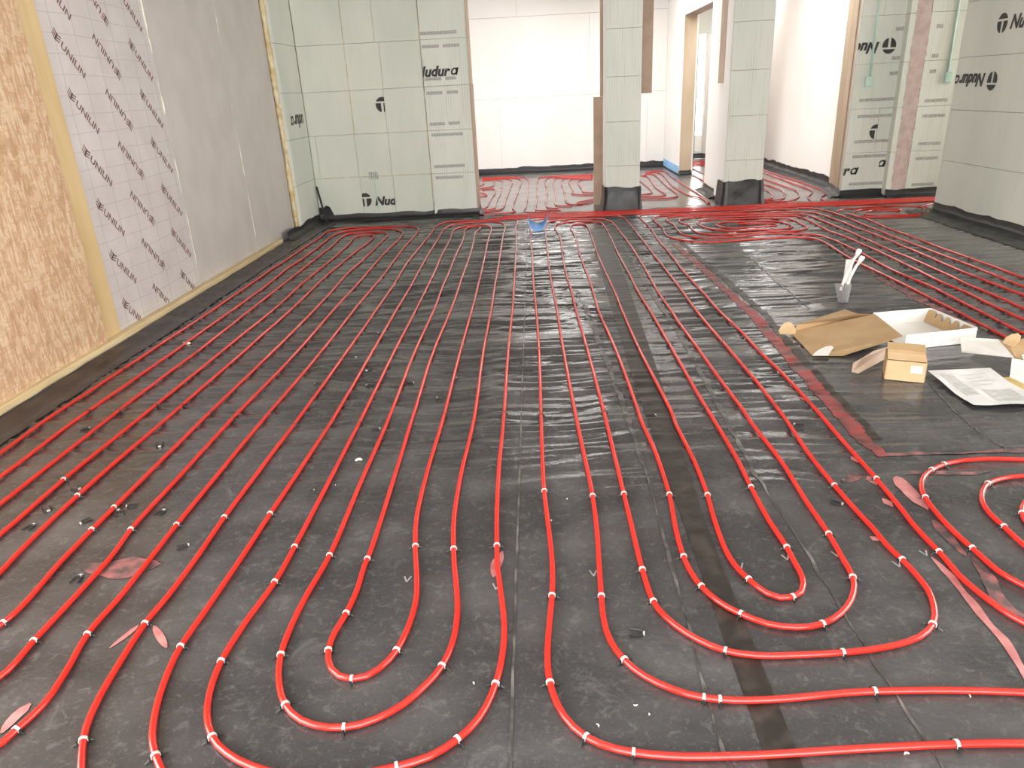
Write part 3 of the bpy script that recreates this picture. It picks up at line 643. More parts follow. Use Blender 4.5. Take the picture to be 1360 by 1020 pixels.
# ---------------------------------------------------------------- red heating pipes
PR = .0082
def crs(P, step):
    P = np.array(P, float); P = np.vstack([2 * P[0] - P[1], P, 2 * P[-1] - P[-2]]); out = []
    for i in range(1, len(P) - 2):
        p0, p1, p2, p3 = P[i - 1], P[i], P[i + 1], P[i + 2]; L = np.linalg.norm(p2 - p1)
        if L < 1e-5: continue
        k = max(2, int(L / step))
        a = [np.linalg.norm(p1 - p0) ** .5 + 1e-6, L ** .5, np.linalg.norm(p3 - p2) ** .5 + 1e-6]
        m1 = (p1 - p0) / a[0] - (p2 - p0) / (a[0] + a[1]) + (p2 - p1) / a[1]; m2 = (p2 - p1) / a[1] - (p3 - p1) / (a[1] + a[2]) + (p3 - p2) / a[2]
        m1 *= a[1]; m2 *= a[1]
        for j in range(k):
            t = j / k; out.append((2 * t ** 3 - 3 * t ** 2 + 1) * p1 + (t ** 3 - 2 * t ** 2 + t) * m1 + (-2 * t ** 3 + 3 * t ** 2) * p2 + (t ** 3 - t ** 2) * m2)
    out.append(P[-2]); return np.array(out)
def resample(P, step):
    d = np.r_[0, np.cumsum(np.linalg.norm(np.diff(P, axis=0), axis=1))]; n = max(3, int(d[-1] / step)); t = np.linspace(0, d[-1], n)
    return np.stack([np.interp(t, d, P[:, k]) for k in range(P.shape[1])], -1)
def pxw(l): return [fl(a, b, PR + .002)[:2] if not isinstance(a, str) else np.array(b) for a, b in l]
def path(l): return resample(crs(pxw(l), .02), .035)
def lay(P2):                                     # 2-D path to a 3-D path resting on the membrane
    z = np.clip(wr(P2[:, 0], P2[:, 1]), -.001, .004); k = np.ones(9) / 9
    z = np.convolve(np.pad(z, 4, mode='edge'), k, 'valid')
    return np.c_[P2, z + PR + .0015]
def clip_mesh(name, ms):
    mb = MB(); R = PR + .0022; w = .0034; n = 8
    vs = []; fs = []
    for k in range(n + 1):                       # arch of the clip over the pipe
        a = -.35 + (PI + .7) * k / n; ca, sa = math.cos(a), math.sin(a)
        for rr in (PR + .0004, R):
            for ss in (-w, w): vs.append((ca * rr, ss, sa * rr))
    for k in range(n):
        b = k * 4; fs += [(b + 2, b + 3, b + 7, b + 6), (b + 1, b, b + 4, b + 5), (b, b + 2, b + 6, b + 4), (b + 3, b + 1, b + 5, b + 7)]
    mb.add(vs, fs, 0)
    for s in (-1, 1):
        x = s * (PR + .004); mb.box(x - .0016, x + .0016, -.003, .003, -PR - .001, .004, 1)
        mb.add([(x, -.002, -.004), (x + s * .012, -.0015, -PR - .0005), (x + s * .012, .0015, -PR - .0005), (x, .002, -.004), (x, 0, .001)], [(0, 1, 2, 3), (4, 1, 0), (4, 2, 1), (4, 3, 2)], 1)
    me = mb.mesh(name)
    for m in ms: me.materials.append(m)
    return me
CLIP_W = clip_mesh('clip', (MT['clip_white'], MT['clip_black'])); CLIP_D = clip_mesh('clip', (MT['clip_dark'], MT['clip_black']))
def add_clip(root, P3, i):
    i = min(max(i, 1), len(P3) - 2); t = P3[i + 1] - P3[i - 1]; q = P3[i]
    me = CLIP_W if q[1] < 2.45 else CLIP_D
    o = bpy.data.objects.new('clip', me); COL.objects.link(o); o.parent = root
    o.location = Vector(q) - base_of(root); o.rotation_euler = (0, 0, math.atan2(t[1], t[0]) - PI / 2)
def circuit(label, lists, clips=(), rows=(), jitter=.04, every=0., name='heating_pipe_circuit', cat='heating pipe', group=None, world=False, ymin=0., n=8):
    PS = [lay(path(l) if not world else resample(crs(l, .02), .035)) for l in lists]
    allp = np.vstack(PS); root = empty(name, (float(allp[:, 0].mean()), float(allp[:, 1].mean()), 0.), label, cat, group)
    mb = MB()
    for P in PS: mb.tube(P, PR, n)
    mb.build('pipe', MT['pipe'], root, smooth=True)
    used = []
    for cx, cy in clips:
        q = fl(cx, cy, PR)[:2]; best = min(((np.hypot(*(P[:, :2] - q).T).min(), k) for k, P in enumerate(PS)))
        if best[0] < .12:
            P = PS[best[1]]; i = int(np.hypot(*(P[:, :2] - q).T).argmin()); add_clip(root, P, i); used.append(P[i])
    def free(q): return all(np.hypot(q[0] - u[0], q[1] - u[1]) > .16 for u in used)
    for P in PS:
        for r in rows:
            dy = P[:, 1] - r
            for i in np.where(np.sign(dy[:-1]) != np.sign(dy[1:]))[0]:
                t = P[i + 1] - P[i]
                if abs(t[1]) < .6 * np.linalg.norm(t[:2]): continue
                j = i + int(random.uniform(-jitter, jitter) / .035)
                if 0 < j < len(P) - 1 and free(P[j]) and P[j][1] > ymin: add_clip(root, P, j); used.append(P[j])
        if every:
            s = int(every / .035)
            for i in range(s // 2 + random.randrange(max(1, s // 2)), len(P), s):
                if free(P[i]): add_clip(root, P, i); used.append(P[i])
    return root, PS
rev = lambda l: l[::-1]
# left outer circuit
L1 = [(427, 313.8), (411.8, 323.8), (380, 345), (328, 380), (262, 425.5), (240, 439.5), (161.5, 492), (58, 560), (0, 602)]
L2 = [(441, 314), (429.4, 323), (399, 345.6), (380, 358), (353, 380), (305, 414.4), (240, 461), (98.8, 560), (0, 634)]
L3 = [(454, 315), (443.5, 324.4), (418.8, 344), (380, 374.4), (337, 408), (259.4, 469), (240, 483), (139.4, 560), (0, 670)]
L4 = [(464.7, 322.6), (446, 340), (409.4, 369.7), (380, 396), (363.5, 411), (293, 468), (240, 511.5), (180, 560), (82.6, 639), (0, 710)]
L5 = [(493, 318.5), (463.5, 341.5), (430.6, 369), (388, 410), (337, 455), (240, 540), (217, 560), (99, 662), (18.5, 740), (0, 760)]
L6 = [(509.4, 318.5), (486, 341.5), (462, 363), (432, 396.5), (377.6, 452), (279, 547.6), (240, 586.5), (151.8, 674), (86.5, 740), (0, 831)]
L7 = [(531.8, 315.6), (508, 339), (477.6, 374), (441, 414), (388, 474.4), (305, 560), (240, 631), (174, 703), (147, 740), (46, 850), (0, 899)]
L8 = [(554, 309.5), (540, 325), (529.4, 338), (508.8, 366), (497, 380), (474, 407), (423.5, 471), (347.6, 560), (240, 690.5), (201, 740), (159, 793), (118, 840), (87, 893.5), (55.6, 938.5), (21, 970), (0, 989)]
U18 = [(433, 308.5), (446, 305), (462, 303), (493, 302), (525, 300.8), (547, 301), (555.5, 304)]
U27 = [(450.6, 309.7), (464.7, 306), (493, 304), (518.8, 304.4), (531.8, 306.8), (535, 310)]
U36 = [(462, 311), (480, 308.5), (497.6, 308.3), (510.6, 309), (514.7, 312.6)]
U45 = [(470.6, 315.8), (478.8, 313), (491.8, 311.8), (496.5, 313)]
W = lambda x, y: ('w', (x, y))
lst = [W(-2.28, .7), W(-2.28, 1.8)] + rev(L1) + U18 + L8 + [W(-1.42, 1.02), W(-1.62, .98), W(-1.85, 1.12), W(-1.97, 1.5)] + rev(L3) + U36 + L6 + \
      [W(-1.58, 1.45), W(-1.66, 1.42), W(-1.71, 1.55)] + rev(L5) + U45[::-1] + L4 + [W(-1.845, 1.6), W(-1.78, 1.22), W(-1.62, 1.15), W(-1.46, 1.24)] + rev(L7) + U27[::-1] + L2 + [W(-2.13, 1.8), W(-2.13, .7)]
ROWS = (7.0, 6.13, 5.37, 4.53, 3.655, 2.815)
circuit('red pipe circuit in long runs nearest the foil-faced wall', [lst],
        [(262, 425.5), (161, 492), (305, 414), (109, 547.6), (337, 408), (259, 469), (153, 547), (363.5, 411), (293, 468), (201, 541), (388, 410), (337, 455), (240, 540), (432, 396), (377.6, 452), (279, 547.6), (441, 414), (388, 474), (310, 555), (474.7, 406), (423.5, 471), (355.6, 549),
         (82.6, 639), (99, 662), (151.8, 674), (118, 708), (174, 703), (234, 695), (3, 824), (46, 850), (118, 840), (17, 973), (411, 324), (399, 345), (418, 344), (464, 341), (508, 339), (486, 341)], rows=(6.55, 5.7), ymin=3.)
# left inner circuit
L9 = [(573, 309.4), (550, 337.6), (540, 350), (521.8, 380), (499.7, 411.8), (458.8, 470), (393.5, 560), (296, 690), (261.5, 740), (219.7, 795.6), (195, 825), (159, 880), (129.7, 930.6), (114, 967.6), (108.5, 1004.7), (112, 1060), (150, 1120)]
L10 = [(587, 308), (581, 318.8), (570.6, 335), (555, 362), (545.6, 380), (528, 409), (493.5, 469), (440, 560), (358, 684), (321, 740), (278, 803.5), (237, 864), (217, 909), (205, 952), (202.5, 983.5), (207.8, 1007), (240, 1060), (300, 1100)]
L11 = [(600.6, 309.4), (598, 317.6), (588, 336.5), (575, 366), (568, 380), (552.6, 411), (521.8, 471), (478, 560), (392, 725), (365, 773), (325.6, 827), (294, 877.6)]
L12 = [(616.5, 310.6), (614.7, 318.8), (604.7, 340.6), (594, 367), (588, 380), (578, 408), (550, 469.6), (514.7, 560), (480, 639), (437, 739)]
L13 = [(630, 313), (629, 320), (623.5, 341), (614, 367.6), (610, 380), (600, 409), (574.7, 469.6), (546.5, 560), (490, 738)]
L14 = [(652.4, 306), (648, 320), (644, 340), (638, 367), (634.7, 380), (627.6, 409), (611, 468), (587.4, 560), (566, 632), (553, 690), (551.8, 728.5)]
L15 = [(670.6, 300.6), (667.6, 316.5), (664, 340), (659.4, 367), (657, 380), (653, 408), (641.8, 468), (629, 560), (612, 632), (603, 690), (602.6, 728.5)]
L16 = [(687, 298), (685, 303.5), (686, 315), (685, 339), (683.5, 366), (682.7, 380), (681, 408), (675, 468), (668.8, 560), (663, 620), (660, 680), (660, 725)]
U916 = [(581, 299.4), (595, 294.7), (606, 294), (640, 293), (663.5, 291.8), (681, 291.5), (687.6, 294)]
U1015 = [(593, 302), (603.5, 298), (622, 296), (657.6, 295), (667, 297)]
U1114 = [(604, 304.7), (613, 301.8), (628, 299.8), (646, 300), (651.8, 302.4)]
U1213 = [(617, 306), (622, 302.4), (630.6, 301), (636.5, 301), (637, 304), (632, 308)]
N1611 = [(660.4, 750), (664, 776.5), (669.7, 829.4), (668, 864), (659, 906), (638, 951), (610, 980), (571.7, 1004), (518.8, 1020), (470, 1029), (410, 1032), (355, 1024), (317.6, 1010), (299, 998), (283, 981), (275, 952), (279, 917)]
N1413 = [(553.8, 771), (552, 800), (542.6, 832), (526.8, 864), (508, 885), (487, 898), (463, 902), (444.7, 894), (436.8, 879.7), (436, 864), (442, 845), (459, 816), (473.8, 784.4), (484.4, 750)]
N1215 = [(407.6, 789.7), (386.5, 832), (373, 869), (370, 898), (376, 930), (391.8, 951), (421, 964), (460.6, 965.7), (492, 957.8), (532, 938), (561, 914), (585, 887.6), (601, 853), (607.5, 813.5), (606, 776.5), (603.5, 750)]
lst = rev(L9) + U916 + L16 + N1611 + rev(L11) + U1114 + L14 + N1413 + rev(L13) + U1213[::-1] + L12 + N1215 + rev(L15) + U1015[::-1] + L10
circuit('red pipe circuit ending in three nested loops at the near left', [lst],
        [(551.8, 728.5), (602.6, 728.5), (660, 725), (486.4, 743), (436, 739.6), (391.5, 724.5), (358, 683.5), (365.6, 771), (459.6, 813.4), (436, 861), (371, 873), (461.8, 901.5), (525.7, 860), (581, 889), (380, 940), (461.8, 964), (659, 904.5), (608.5, 979), (534, 1016),
         (296, 690), (195, 824.7), (237, 862), (295, 873.7), (110, 987.5), (205, 1000.7), (284.5, 983.5)], rows=ROWS)
# centre circuit
R1 = [(706, 310.6), (704.7, 321), (707, 337.6), (708, 367), (710, 390), (711.8, 407.6), (716, 466), (718.8, 556), (720.6, 613), (723, 653.5), (727.6, 692), (733, 740), (734, 770), (733, 793.5), (729, 836), (727, 870), (730, 904.7), (741, 936.5), (759, 963), (780.6, 980), (812, 993), (844, 999.5), (900, 1004.5), (1000, 1003), (1132, 995), (1264.7, 988.5), (1360, 987), (1440, 990), W(2.0, 1.06), W(3.7, 1.02)]
R2 = [(724, 307), (725, 315), (727.6, 336.5), (730.6, 364.7), (735.6, 390), (739, 407.6), (748, 463), (765, 553), (776, 604), (786.8, 657), (793, 706.5), (795, 735), (798, 783), (802, 822.6), (809.7, 849), (827, 874), (852, 895.4), (886.5, 912.6), (923.5, 924.5), (958, 929), (1000, 930), (1053, 927), (1132, 919.4), (1211.8, 916.8), (1290, 917), (1360, 919.4), (1440, 924), W(2.0, 1.18), W(3.7, 1.14)]
R3 = [(737, 302), (744, 315), (747, 336.5), (752, 363.5), (760, 390), (763.8, 407.6), (780.6, 466), (803.5, 553), (816, 604), (828, 653.5), (838.8, 697.6), (847.5, 735)]
R4 = [(758, 302.5), (764, 314), (770, 337.6), (782, 369.4), (788.5, 390), (795.6, 414.7), (800, 425), (818.5, 466), (846.8, 543.5), (852, 560), (870.6, 600.6), (889, 657), (897, 699.4), (905, 731)]
R5 = [(781, 302), (786.5, 314.7), (794, 337.6), (808, 369.4), (817.6, 390), (828, 416.5), (851, 467.6), (892.6, 549), (897, 562), (921.5, 611), (938.8, 655), (949.4, 692.4), (965, 733)]
R6 = [(803.5, 301), (810.6, 314), (820.5, 335.5), (837.6, 367.3), (849, 390), (863.5, 413), (898, 473), (919.6, 511), (943, 550), (977.6, 607.6), (998, 648), (1020, 688.8), (1046.5, 729.4)]
R7 = [(817.6, 300), (828, 313), (843.5, 335), (863.5, 369), (875, 389.5), (892.6, 414.7), (900, 426), (931.8, 470), (954.7, 501.8), (990, 549.4), (996.5, 560), (1037.6, 613), (1071, 666), (1101, 710), (1121, 745)]
R8 = [(834, 294.5), (847, 310.6), (864.7, 333.5), (890.6, 366.5), (908, 389.5), (924.7, 412.6), (972.4, 469), (1000.6, 501.8), (1031.5, 541.5), (1044.7, 559), (1076.5, 606), (1108, 644.7), (1139, 680), (1158, 700), (1180, 726.5)]
U18r = [(703.5, 302), (706, 294.5), (716, 291.8), (744, 290), (780, 287.8), (810, 286.5), (821, 286.8), (828, 289)]
U27r = [(724.5, 300), (729, 295), (744.7, 293), (774, 291), (800, 291.5), (810.6, 294)]
U36r = [(739, 299), (750.6, 296), (764.7, 294.3), (786, 294), (797.6, 296)]
U54r = [(776.5, 298.5), (768, 297.8), (762, 299)]
N83 = [(1201, 746), (1220, 767), (1234, 786), (1241, 808), (1239.5, 828), (1219.7, 846.6), (1180, 858.5), (1119, 866.5), (1053, 870), (1008, 870.6), (966, 865), (931.5, 851.8), (897, 830.6), (870.6, 804), (854.7, 761.8)]
N65 = [(1057, 750), (1063.5, 761), (1067.3, 774), (1063.5, 787), (1050, 793.7), (1031.8, 793), (1016, 786), (992, 767), (976.5, 751)]
N47 = [(915.6, 756.5), (931.5, 779), (958, 801.5), (992, 818.7), (1026, 830), (1058, 833), (1084.7, 830.7), (1111, 818.8), (1129.7, 797.6), (1134.5, 776.5), (1131, 762)]
lst = rev(R1) + U18r + R8 + N83 + rev(R3) + U36r + R6 + N65 + rev(R5) + U54r + R4 + N47 + rev(R7) + U27r[::-1] + R2
circuit('red pipe circuit down the middle with three nested loops at the near right', [lst],
        [(723, 654), (786, 657), (828.6, 653.5), (889.5, 656), (939, 655), (997.5, 647), (1108, 645), (1047, 731), (1102.5, 712), (1131, 766), (1201, 743), (733.5, 788.5), (798, 787), (853.5, 755.5), (871.5, 805), (932, 778.5), (993.7, 767), (906, 737), (990, 817.5), (1050, 791), (1083, 829), (1239, 826), (956, 861), (1119, 866), (730.5, 907.5), (828, 875), (926, 923), (955, 928), (1165.5, 917), (772, 975), (852.5, 1000), (1274, 989)], rows=ROWS)
def turn(x, y): return [W(x, y), W(x + .05, y - .13), W(x + .17, y - .19), W(x + .35, y - .20), W(3.72, y - .20)]      # out of frame the runs turn to the wall
# right circuit: spiral by the pillars and the runs that leave it
R9 = [(876.5, 321.8), (888, 334.7), (913, 366.5), (934, 389), (955.6, 413.5), (986.5, 442.6), (1009.4, 468), (1037.6, 494.7), (1079, 539.7), (1097, 560), (1120, 586.5), (1162, 634), (1196, 674.7), (1215, 699), (1250, 736), (1279, 769), (1310.6, 795), (1340.6, 816.5), (1360, 827), (1440, 862), W(1.75, 1.32), W(2.2, 1.27), W(3.7, 1.26)]
circuit('long red pipe passing between the near right loops and the cardboard boxes', [[(1060, 277.5), (980, 281.5), (930, 284), (872, 284.6), (855, 285), (849.6, 287.3), (851, 291.3), (861, 300)] + R9],
        [(1163, 634), (1251, 737), (1079, 539), (1010, 468), (955, 413), (913, 366), (888, 334)], name='heating_pipe')
S1 = [(1060, 281.5), (1000, 283.4), (940, 284.8), (890.6, 286), (873, 287.8), (867.6, 290.3), (869, 293.5), (880, 303), (883, 310), (889.4, 315.5), (902, 318.5), (926, 321.2), (969.4, 320.2), (995, 318.5), (1040, 316), (1069.4, 316), (1083.5, 317.8), (1097, 323), (1130.6, 344), (1150.6, 354), (1182, 369), (1203.5, 379.4), (1243.8, 400), (1286.5, 422), (1335, 447), (1362, 460)] + turn(2.42, 3.36)
S2 = [(1064, 284.5), (1020, 284.6), (960, 286), (921, 286.9), (896.5, 288), (886.5, 289.6), (885, 292.3), (895, 299.4), (900, 306), (907, 311.8), (921, 315), (940, 316), (976.5, 314.6), (1007, 311.8), (1037.6, 310.4), (1069.4, 311), (1088, 312.8), (1108, 319), (1136.5, 332), (1149.4, 339), (1186, 359), (1213, 370.5), (1234, 379.4), (1274.7, 400), (1321.8, 424), (1360, 442.6)] + turn(2.545, 3.56)
S3 = [(1066, 289.2), (1051.8, 287), (1008, 287.4), (960, 288.5), (921, 289.3), (907, 290.6), (902, 293), (904.7, 295.5), (916.5, 301), (920, 305.5), (928, 309.8), (949.4, 312), (976, 311), (997.6, 309.5), (1019, 308), (1045, 307.5), (1060, 306.6), (1070.6, 304.4), (1071.8, 302), (1063.5, 297.4), (1054, 292.5), (1044.7, 290.6), (1022, 290), (981, 291.2), (945, 292), (930, 294.5), (926.8, 297.6), (942, 304), (963.5, 307), (980, 307.2), (1005, 305.6), (1034, 305), (1050, 302.8), (1051, 300), (1042, 296.2), (1024.7, 294), (993, 294.5), (965, 295), (952, 297), (953, 300), (967, 303), (990, 302.8), (1015, 301.5), (1030, 300.2), (1030, 298), (1010, 297), (980, 297.6)]
Q3 = [(1066, 289.2), (1081, 296.6), (1101, 307), (1123.5, 315), (1150.6, 327), (1182, 341), (1213, 356.3), (1250.6, 374.7), (1284.7, 389.4), (1305.6, 400), (1360, 425)] + turn(2.67, 3.78)
Q4 = [(1064, 284.5), (1075, 286.8), (1090, 292.5), (1106, 298.8), (1144.7, 315), (1183.5, 333), (1207, 341.8), (1243.5, 358), (1289.4, 379.4), (1313, 389.4), (1338, 400), (1360, 410)] + turn(2.80, 3.99)
Q5 = [(1060, 281.5), (1080, 282.6), (1115, 293.5), (1143.5, 304.7), (1169.4, 314), (1204.7, 329.4), (1229.4, 339.4), (1275, 359.4), (1322, 378), (1351.8, 389.4)] + turn(2.955, 4.20)
circuit('red pipe spiral of flattened ovals by the pillars feeding the far right runs', [S1, S2 [::-1] + [], S3, Q3, Q4, Q5], every=.62)
Q6 = [(1060, 276.6), (1078, 277), (1089.4, 278.5), (1113, 284.7), (1135, 293.5), (1171.8, 308), (1210.6, 323.5), (1251.8, 338.8), (1294, 354.7), (1329, 368.8), (1360, 381)] + turn(3.08, 4.41)
Q7 = [(1124, 283.6), (1136, 287.2), (1153, 291.8), (1180, 303.5), (1208, 313), (1240, 326), (1274, 338), (1317.6, 353.5), (1360, 369.4)] + turn(3.20, 4.62)
circuit('red pipe run second from the right wall, past the conduit stubs', [Q6], every=.62, name='heating_pipe')
circuit('red pipe run nearest the right wall', [Q7], every=.62, name='heating_pipe')
NN = [W(3.7, 2.30), W(2.4, 2.30), (1440, 614), (1360, 611), (1314, 610), (1279, 612), (1254, 617), (1234.7, 626), (1225, 636), (1224, 650), (1231, 664), (1247, 685), (1270, 709), (1297.5, 733.5), (1328, 760), (1360, 777.6), (1430, 815), W(1.75, 1.48), W(2.2, 1.40), W(3.7, 1.38)]
N2 = [W(3.7, 2.18), W(2.4, 2.18), (1430, 630), (1360, 632), (1331.8, 635), (1312, 642), (1304.4, 653.5), (1305, 667.6), (1316, 683.5), (1333.5, 699.4), (1360, 724), (1430, 775), W(1.8, 1.60), W(2.2, 1.53), W(3.7, 1.50)]
N3 = [W(3.7, 2.06), W(2.4, 2.06), (1430, 652), (1385, 656), (1361, 667), (1357, 678), (1361, 691), (1385, 715), (1430, 750), W(1.9, 1.70), W(2.2, 1.65), W(3.7, 1.62)]
circuit('red pipe loops nested at the right edge below the sheet of paper', [NN, N2, N3], [(1255, 616), (1230, 661), (1236, 626), (1297, 733), (1312, 640), (1331, 697), (1357, 680)])
# far room, left of the pillars
def wl(l): return [np.array(q, float) for q in l]
yy0, yyT = 9.02, 12.18
serp = []
F = [[(640, 278), (644, 276.5), (652, 264), (657.6, 254.4), (655, 251), (640, 252)],
     [(640, 280), (655, 277.5), (657.8, 274), (659, 268), (665, 256), (666, 246), (665.7, 239.7), (660, 238.8), (640, 240)],
     [(638, 282), (664, 278.5), (668, 276), (672, 264), (677.5, 250), (679, 239), (672, 237.5), (640, 238.7)],
     [(636, 284.5), (670, 283.2), (682, 281.8), (684, 279.6), (681, 276.5), (688.5, 253), (690.5, 238), (683, 236.5), (640, 237.5)],
     [(740, 283), (712, 282.8), (697, 281.8), (695, 279.6), (698, 275), (701.5, 246), (701, 238.2), (694, 235.7), (640, 236.4)],
     [(745, 279.6), (725, 279.8), (713, 279.4), (711.5, 277), (713.5, 262), (714, 240), (718, 235.6), (740, 234), (787, 231.8)],
     [(742, 277), (730, 276), (726, 273.5), (726.8, 253), (724.5, 239.5), (729, 236), (760, 234.4), (787, 233)],
     [(760, 273.5), (742, 273.6), (737.5, 271), (737.8, 256), (735.6, 239.8), (740, 236.6), (760, 235.4), (787, 234.2)],
     [(775, 271), (762, 272.2), (754.5, 270), (750, 256), (746, 239.5), (750, 237), (770, 236), (787, 235.3)],
     [(790, 258.8), (770, 258.6), (760, 257), (760.6, 253), (756, 239.8), (760, 237.5), (787, 236.5)],
     [(790, 256), (777, 255.6), (773, 251.5), (768.7, 239.8), (774, 238), (787, 237.6)],
     [(790, 264), (778, 266.5), (768, 268.6), (768, 271), (780, 270), (790, 266.5)],
     [(637, 250.5), (652, 248), (656, 243.5), (655, 240)], [(637, 256), (645, 257.5), (646, 259.5), (637, 261)], [(637, 246.5), (642, 244), (643, 241)]]
circuit('red pipe circuit in the bright far room, left of the first pillar', F[:8] + F[12:], every=.8, n=6)
circuit('short red pipe hooks in the far room just left of the brown board offcut', F[8:12], every=.8, n=6)
GG = [[(857, 229.5), (869, 227.6), (879.7, 227), (892, 234.5), (906, 244), (926, 256.5), (936, 263.5), (943, 270.5)],
      [(857, 230.6), (866, 228.9), (873, 229), (894, 247), (905, 254), (918, 260), (931, 263.0), (936, 266), (940, 271)],
      [(854, 233.5), (860, 230.5), (866, 231), (884, 245.6), (896, 254.5), (900.5, 258), (898, 261), (887, 263), (850, 264.7)],
      [(851, 233), (856, 233), (872, 250), (882, 256.3), (884, 258), (880, 260), (850, 261.5)],
      [(850, 240), (858, 246.5), (865, 253), (866, 255.5), (862, 257.3), (850, 259)]]
circuit('red pipe circuit on the far floor between the two pillars', GG, every=.8, n=6)
HH = [[(1008, 222.5), (1015, 225.6), (1040, 234.5), (1080, 247.6), (1097, 256), (1090, 263.5), (1098, 268)],
      [(1008, 226.5), (1014, 229), (1040, 239), (1070, 249.5), (1079, 254), (1073, 262), (1080, 268.5)],
      [(1008, 235), (1013, 237), (1040, 246.5), (1056.5, 252.8), (1061.5, 259), (1056, 264.5), (1045, 267.8), (1015, 269.5)],
      [(1006, 241.5), (1012, 244), (1030, 249.5), (1039, 253.5), (1042.5, 258.8), (1037, 264.5), (1012, 267.5)],
      [(1005, 245.5), (1012, 248.7), (1021, 254), (1026, 260), (1022, 264), (1010, 265.5)]]
circuit('red pipe circuit in the hall right of the second pillar', HH, every=.8, n=6)
small = [[(1240, 270), (1225, 274), (1228, 279), (1222, 284), (1190, 286.3), (1160, 286.6), (1148, 284), (1160, 279.5), (1190, 280), (1198, 278.6), (1180, 277.5), (1150, 278), (1136, 280.6), (1133, 284), (1142, 287.6), (1180, 288.2), (1226, 285.8), (1233, 279), (1228, 274.5), (1190, 273.8), (1130, 277), (1113, 279.5), (1113, 282.2)]]
circuit('small tight red pipe loop in front of the block wall with plastered strip', small, every=.9, n=6)
# bundle of supply pipes running past the pillars towards the right
for k in range(8):
    y0 = 7.945 + .036 * k; dx = -.62 + .05 * k if k % 2 else -.3 + .1 * k
    pts = [(dx, y0 + .03), (dx + .4, y0 + .02), (1.2, y0), (2.2, y0 - .02), (2.9, y0 + .01), (3.6, y0 - .03), (4.3, y0 - .0), (5.2, y0 + .03), (6.3, y0 + .02)]
    circuit('red supply pipe in the tight bundle running past the pillar feet', [wl(pts)], every=.9, name='heating_pipe', group='supply pipes bundled past the pillars', world=True, n=6)
# dense pipes through the doorway
for k in range(6):
    y0 = 12.55 + .16 * k
    circuit('red pipe on the floor seen through the doorway', [wl([(2.45, y0), (2.9, y0 + .02), (3.6, y0)])], every=.9, name='heating_pipe', group='pipes beyond the doorway', world=True, n=6)
circuit('thin red pipe entering the hall past the doorway foot', [[(920, 232), (934, 240)], [(920, 224), (936, 231)]], name='heating_pipe', n=6)

# ---------------------------------------------------------------- things on the floor
# white conduit stubs in a grey trunking sleeve
b = fl(1121, 402); e = empty('conduit_stubs', (b[0], b[1], 0), 'white cable stubs rising from a grey sleeve in the floor', 'conduit')
bx, by = b[0], b[1]
mb = MB(); prof = [(-.055, .02), (-.02, -.012), (0, .006), (.02, -.012), (.05, .012), (.045, .03), (.0, .03), (-.05, .036)]
n = len(prof); vs = [(bx + a * .55, by + c * .7, .002) for a, c in prof] + [(bx + a * .95 - .01, by + c, .115 - .1 * abs(a) * .3) for a, c in prof]
mb.add(vs, [tuple(range(n)), tuple(range(n, 2 * n))[::-1]] + [(i, n + i, n + (i + 1) % n, (i + 1) % n) for i in range(n)]); mb.build('sleeve', MT['pvc_grey'], e, fix=True)
mb = MB(); mb.chbox(bx + .004, bx + .046, by + .052, by + .066, .004, .255, .003); mb.build('trunking', MT['pvc_white'], e)
def rod(pts, r, name, m, par=None):
    mb = MB(); mb.tube(pts, r, 10); return mb.build(name, m, par or e, smooth=True)
cb = rod([(bx - .032, by - .002, .08), (bx - .012, by, .17), (bx + .025, by, .27), (bx + .040, by, .295)], .0085, 'cable', MT['pvc_white'])
rod([(bx + .036, by, .288), (bx + .048, by, .318), (bx + .052, by, .330)], [.011, .0165, .013], 'cable_cap', MT['pvc_white'], cb)
cb = rod([(bx + .006, by + .012, .08), (bx + .02, by + .012, .15), (bx + .05, by + .012, .225), (bx + .066, by + .012, .25)], .0085, 'cable', MT['pvc_white'])
rod([(bx + .062, by + .012, .243), (bx + .077, by + .012, .274), (bx + .082, by + .012, .284)], [.011, .0165, .013], 'cable_cap', MT['pvc_white'], cb)

def quadslab(mb, pts, th, mi=0):
    a = np.array(pts, float); nrm = np.cross(a[1] - a[0], a[2] - a[0]); nrm /= np.linalg.norm(nrm); mb.slab([tuple(p) for p in a], nrm * th, mi)
# large open box: white tray with a brown lid folded out to the left
tb = dict(a=np.array([1.826, 3.470]), b=np.array([2.215, 3.545]), c=np.array([2.165, 3.905]), d=np.array([1.835, 3.86]))
e = empty('cardboard_box', (2.0, 3.68, 0), 'open white cardboard tray with a big brown lid folded out flat', 'box')
P = lambda k, z: (*tb[k], z)
h = .082
def panel(name, pts, m, th=.004, par=None):
    mb = MB(); quadslab(mb, pts, th); return mb.build(name, m, par or e, fix=True)
panel('tray_base', [P('a', .004), P('b', .004), P('c', .004), P('d', .004)], MT['card_white'])
ts = panel('tray_side', [P('a', .004), P('b', .004), P('b', h), P('a', h)], MT['card_white'])
panel('tray_side', [P('d', .004), P('c', .004), P('c', h), P('d', h)], MT['card_white'])
panel('tray_side', [P('b', .004), P('c', .004), P('c', h), P('b', h)], MT['card_white'])
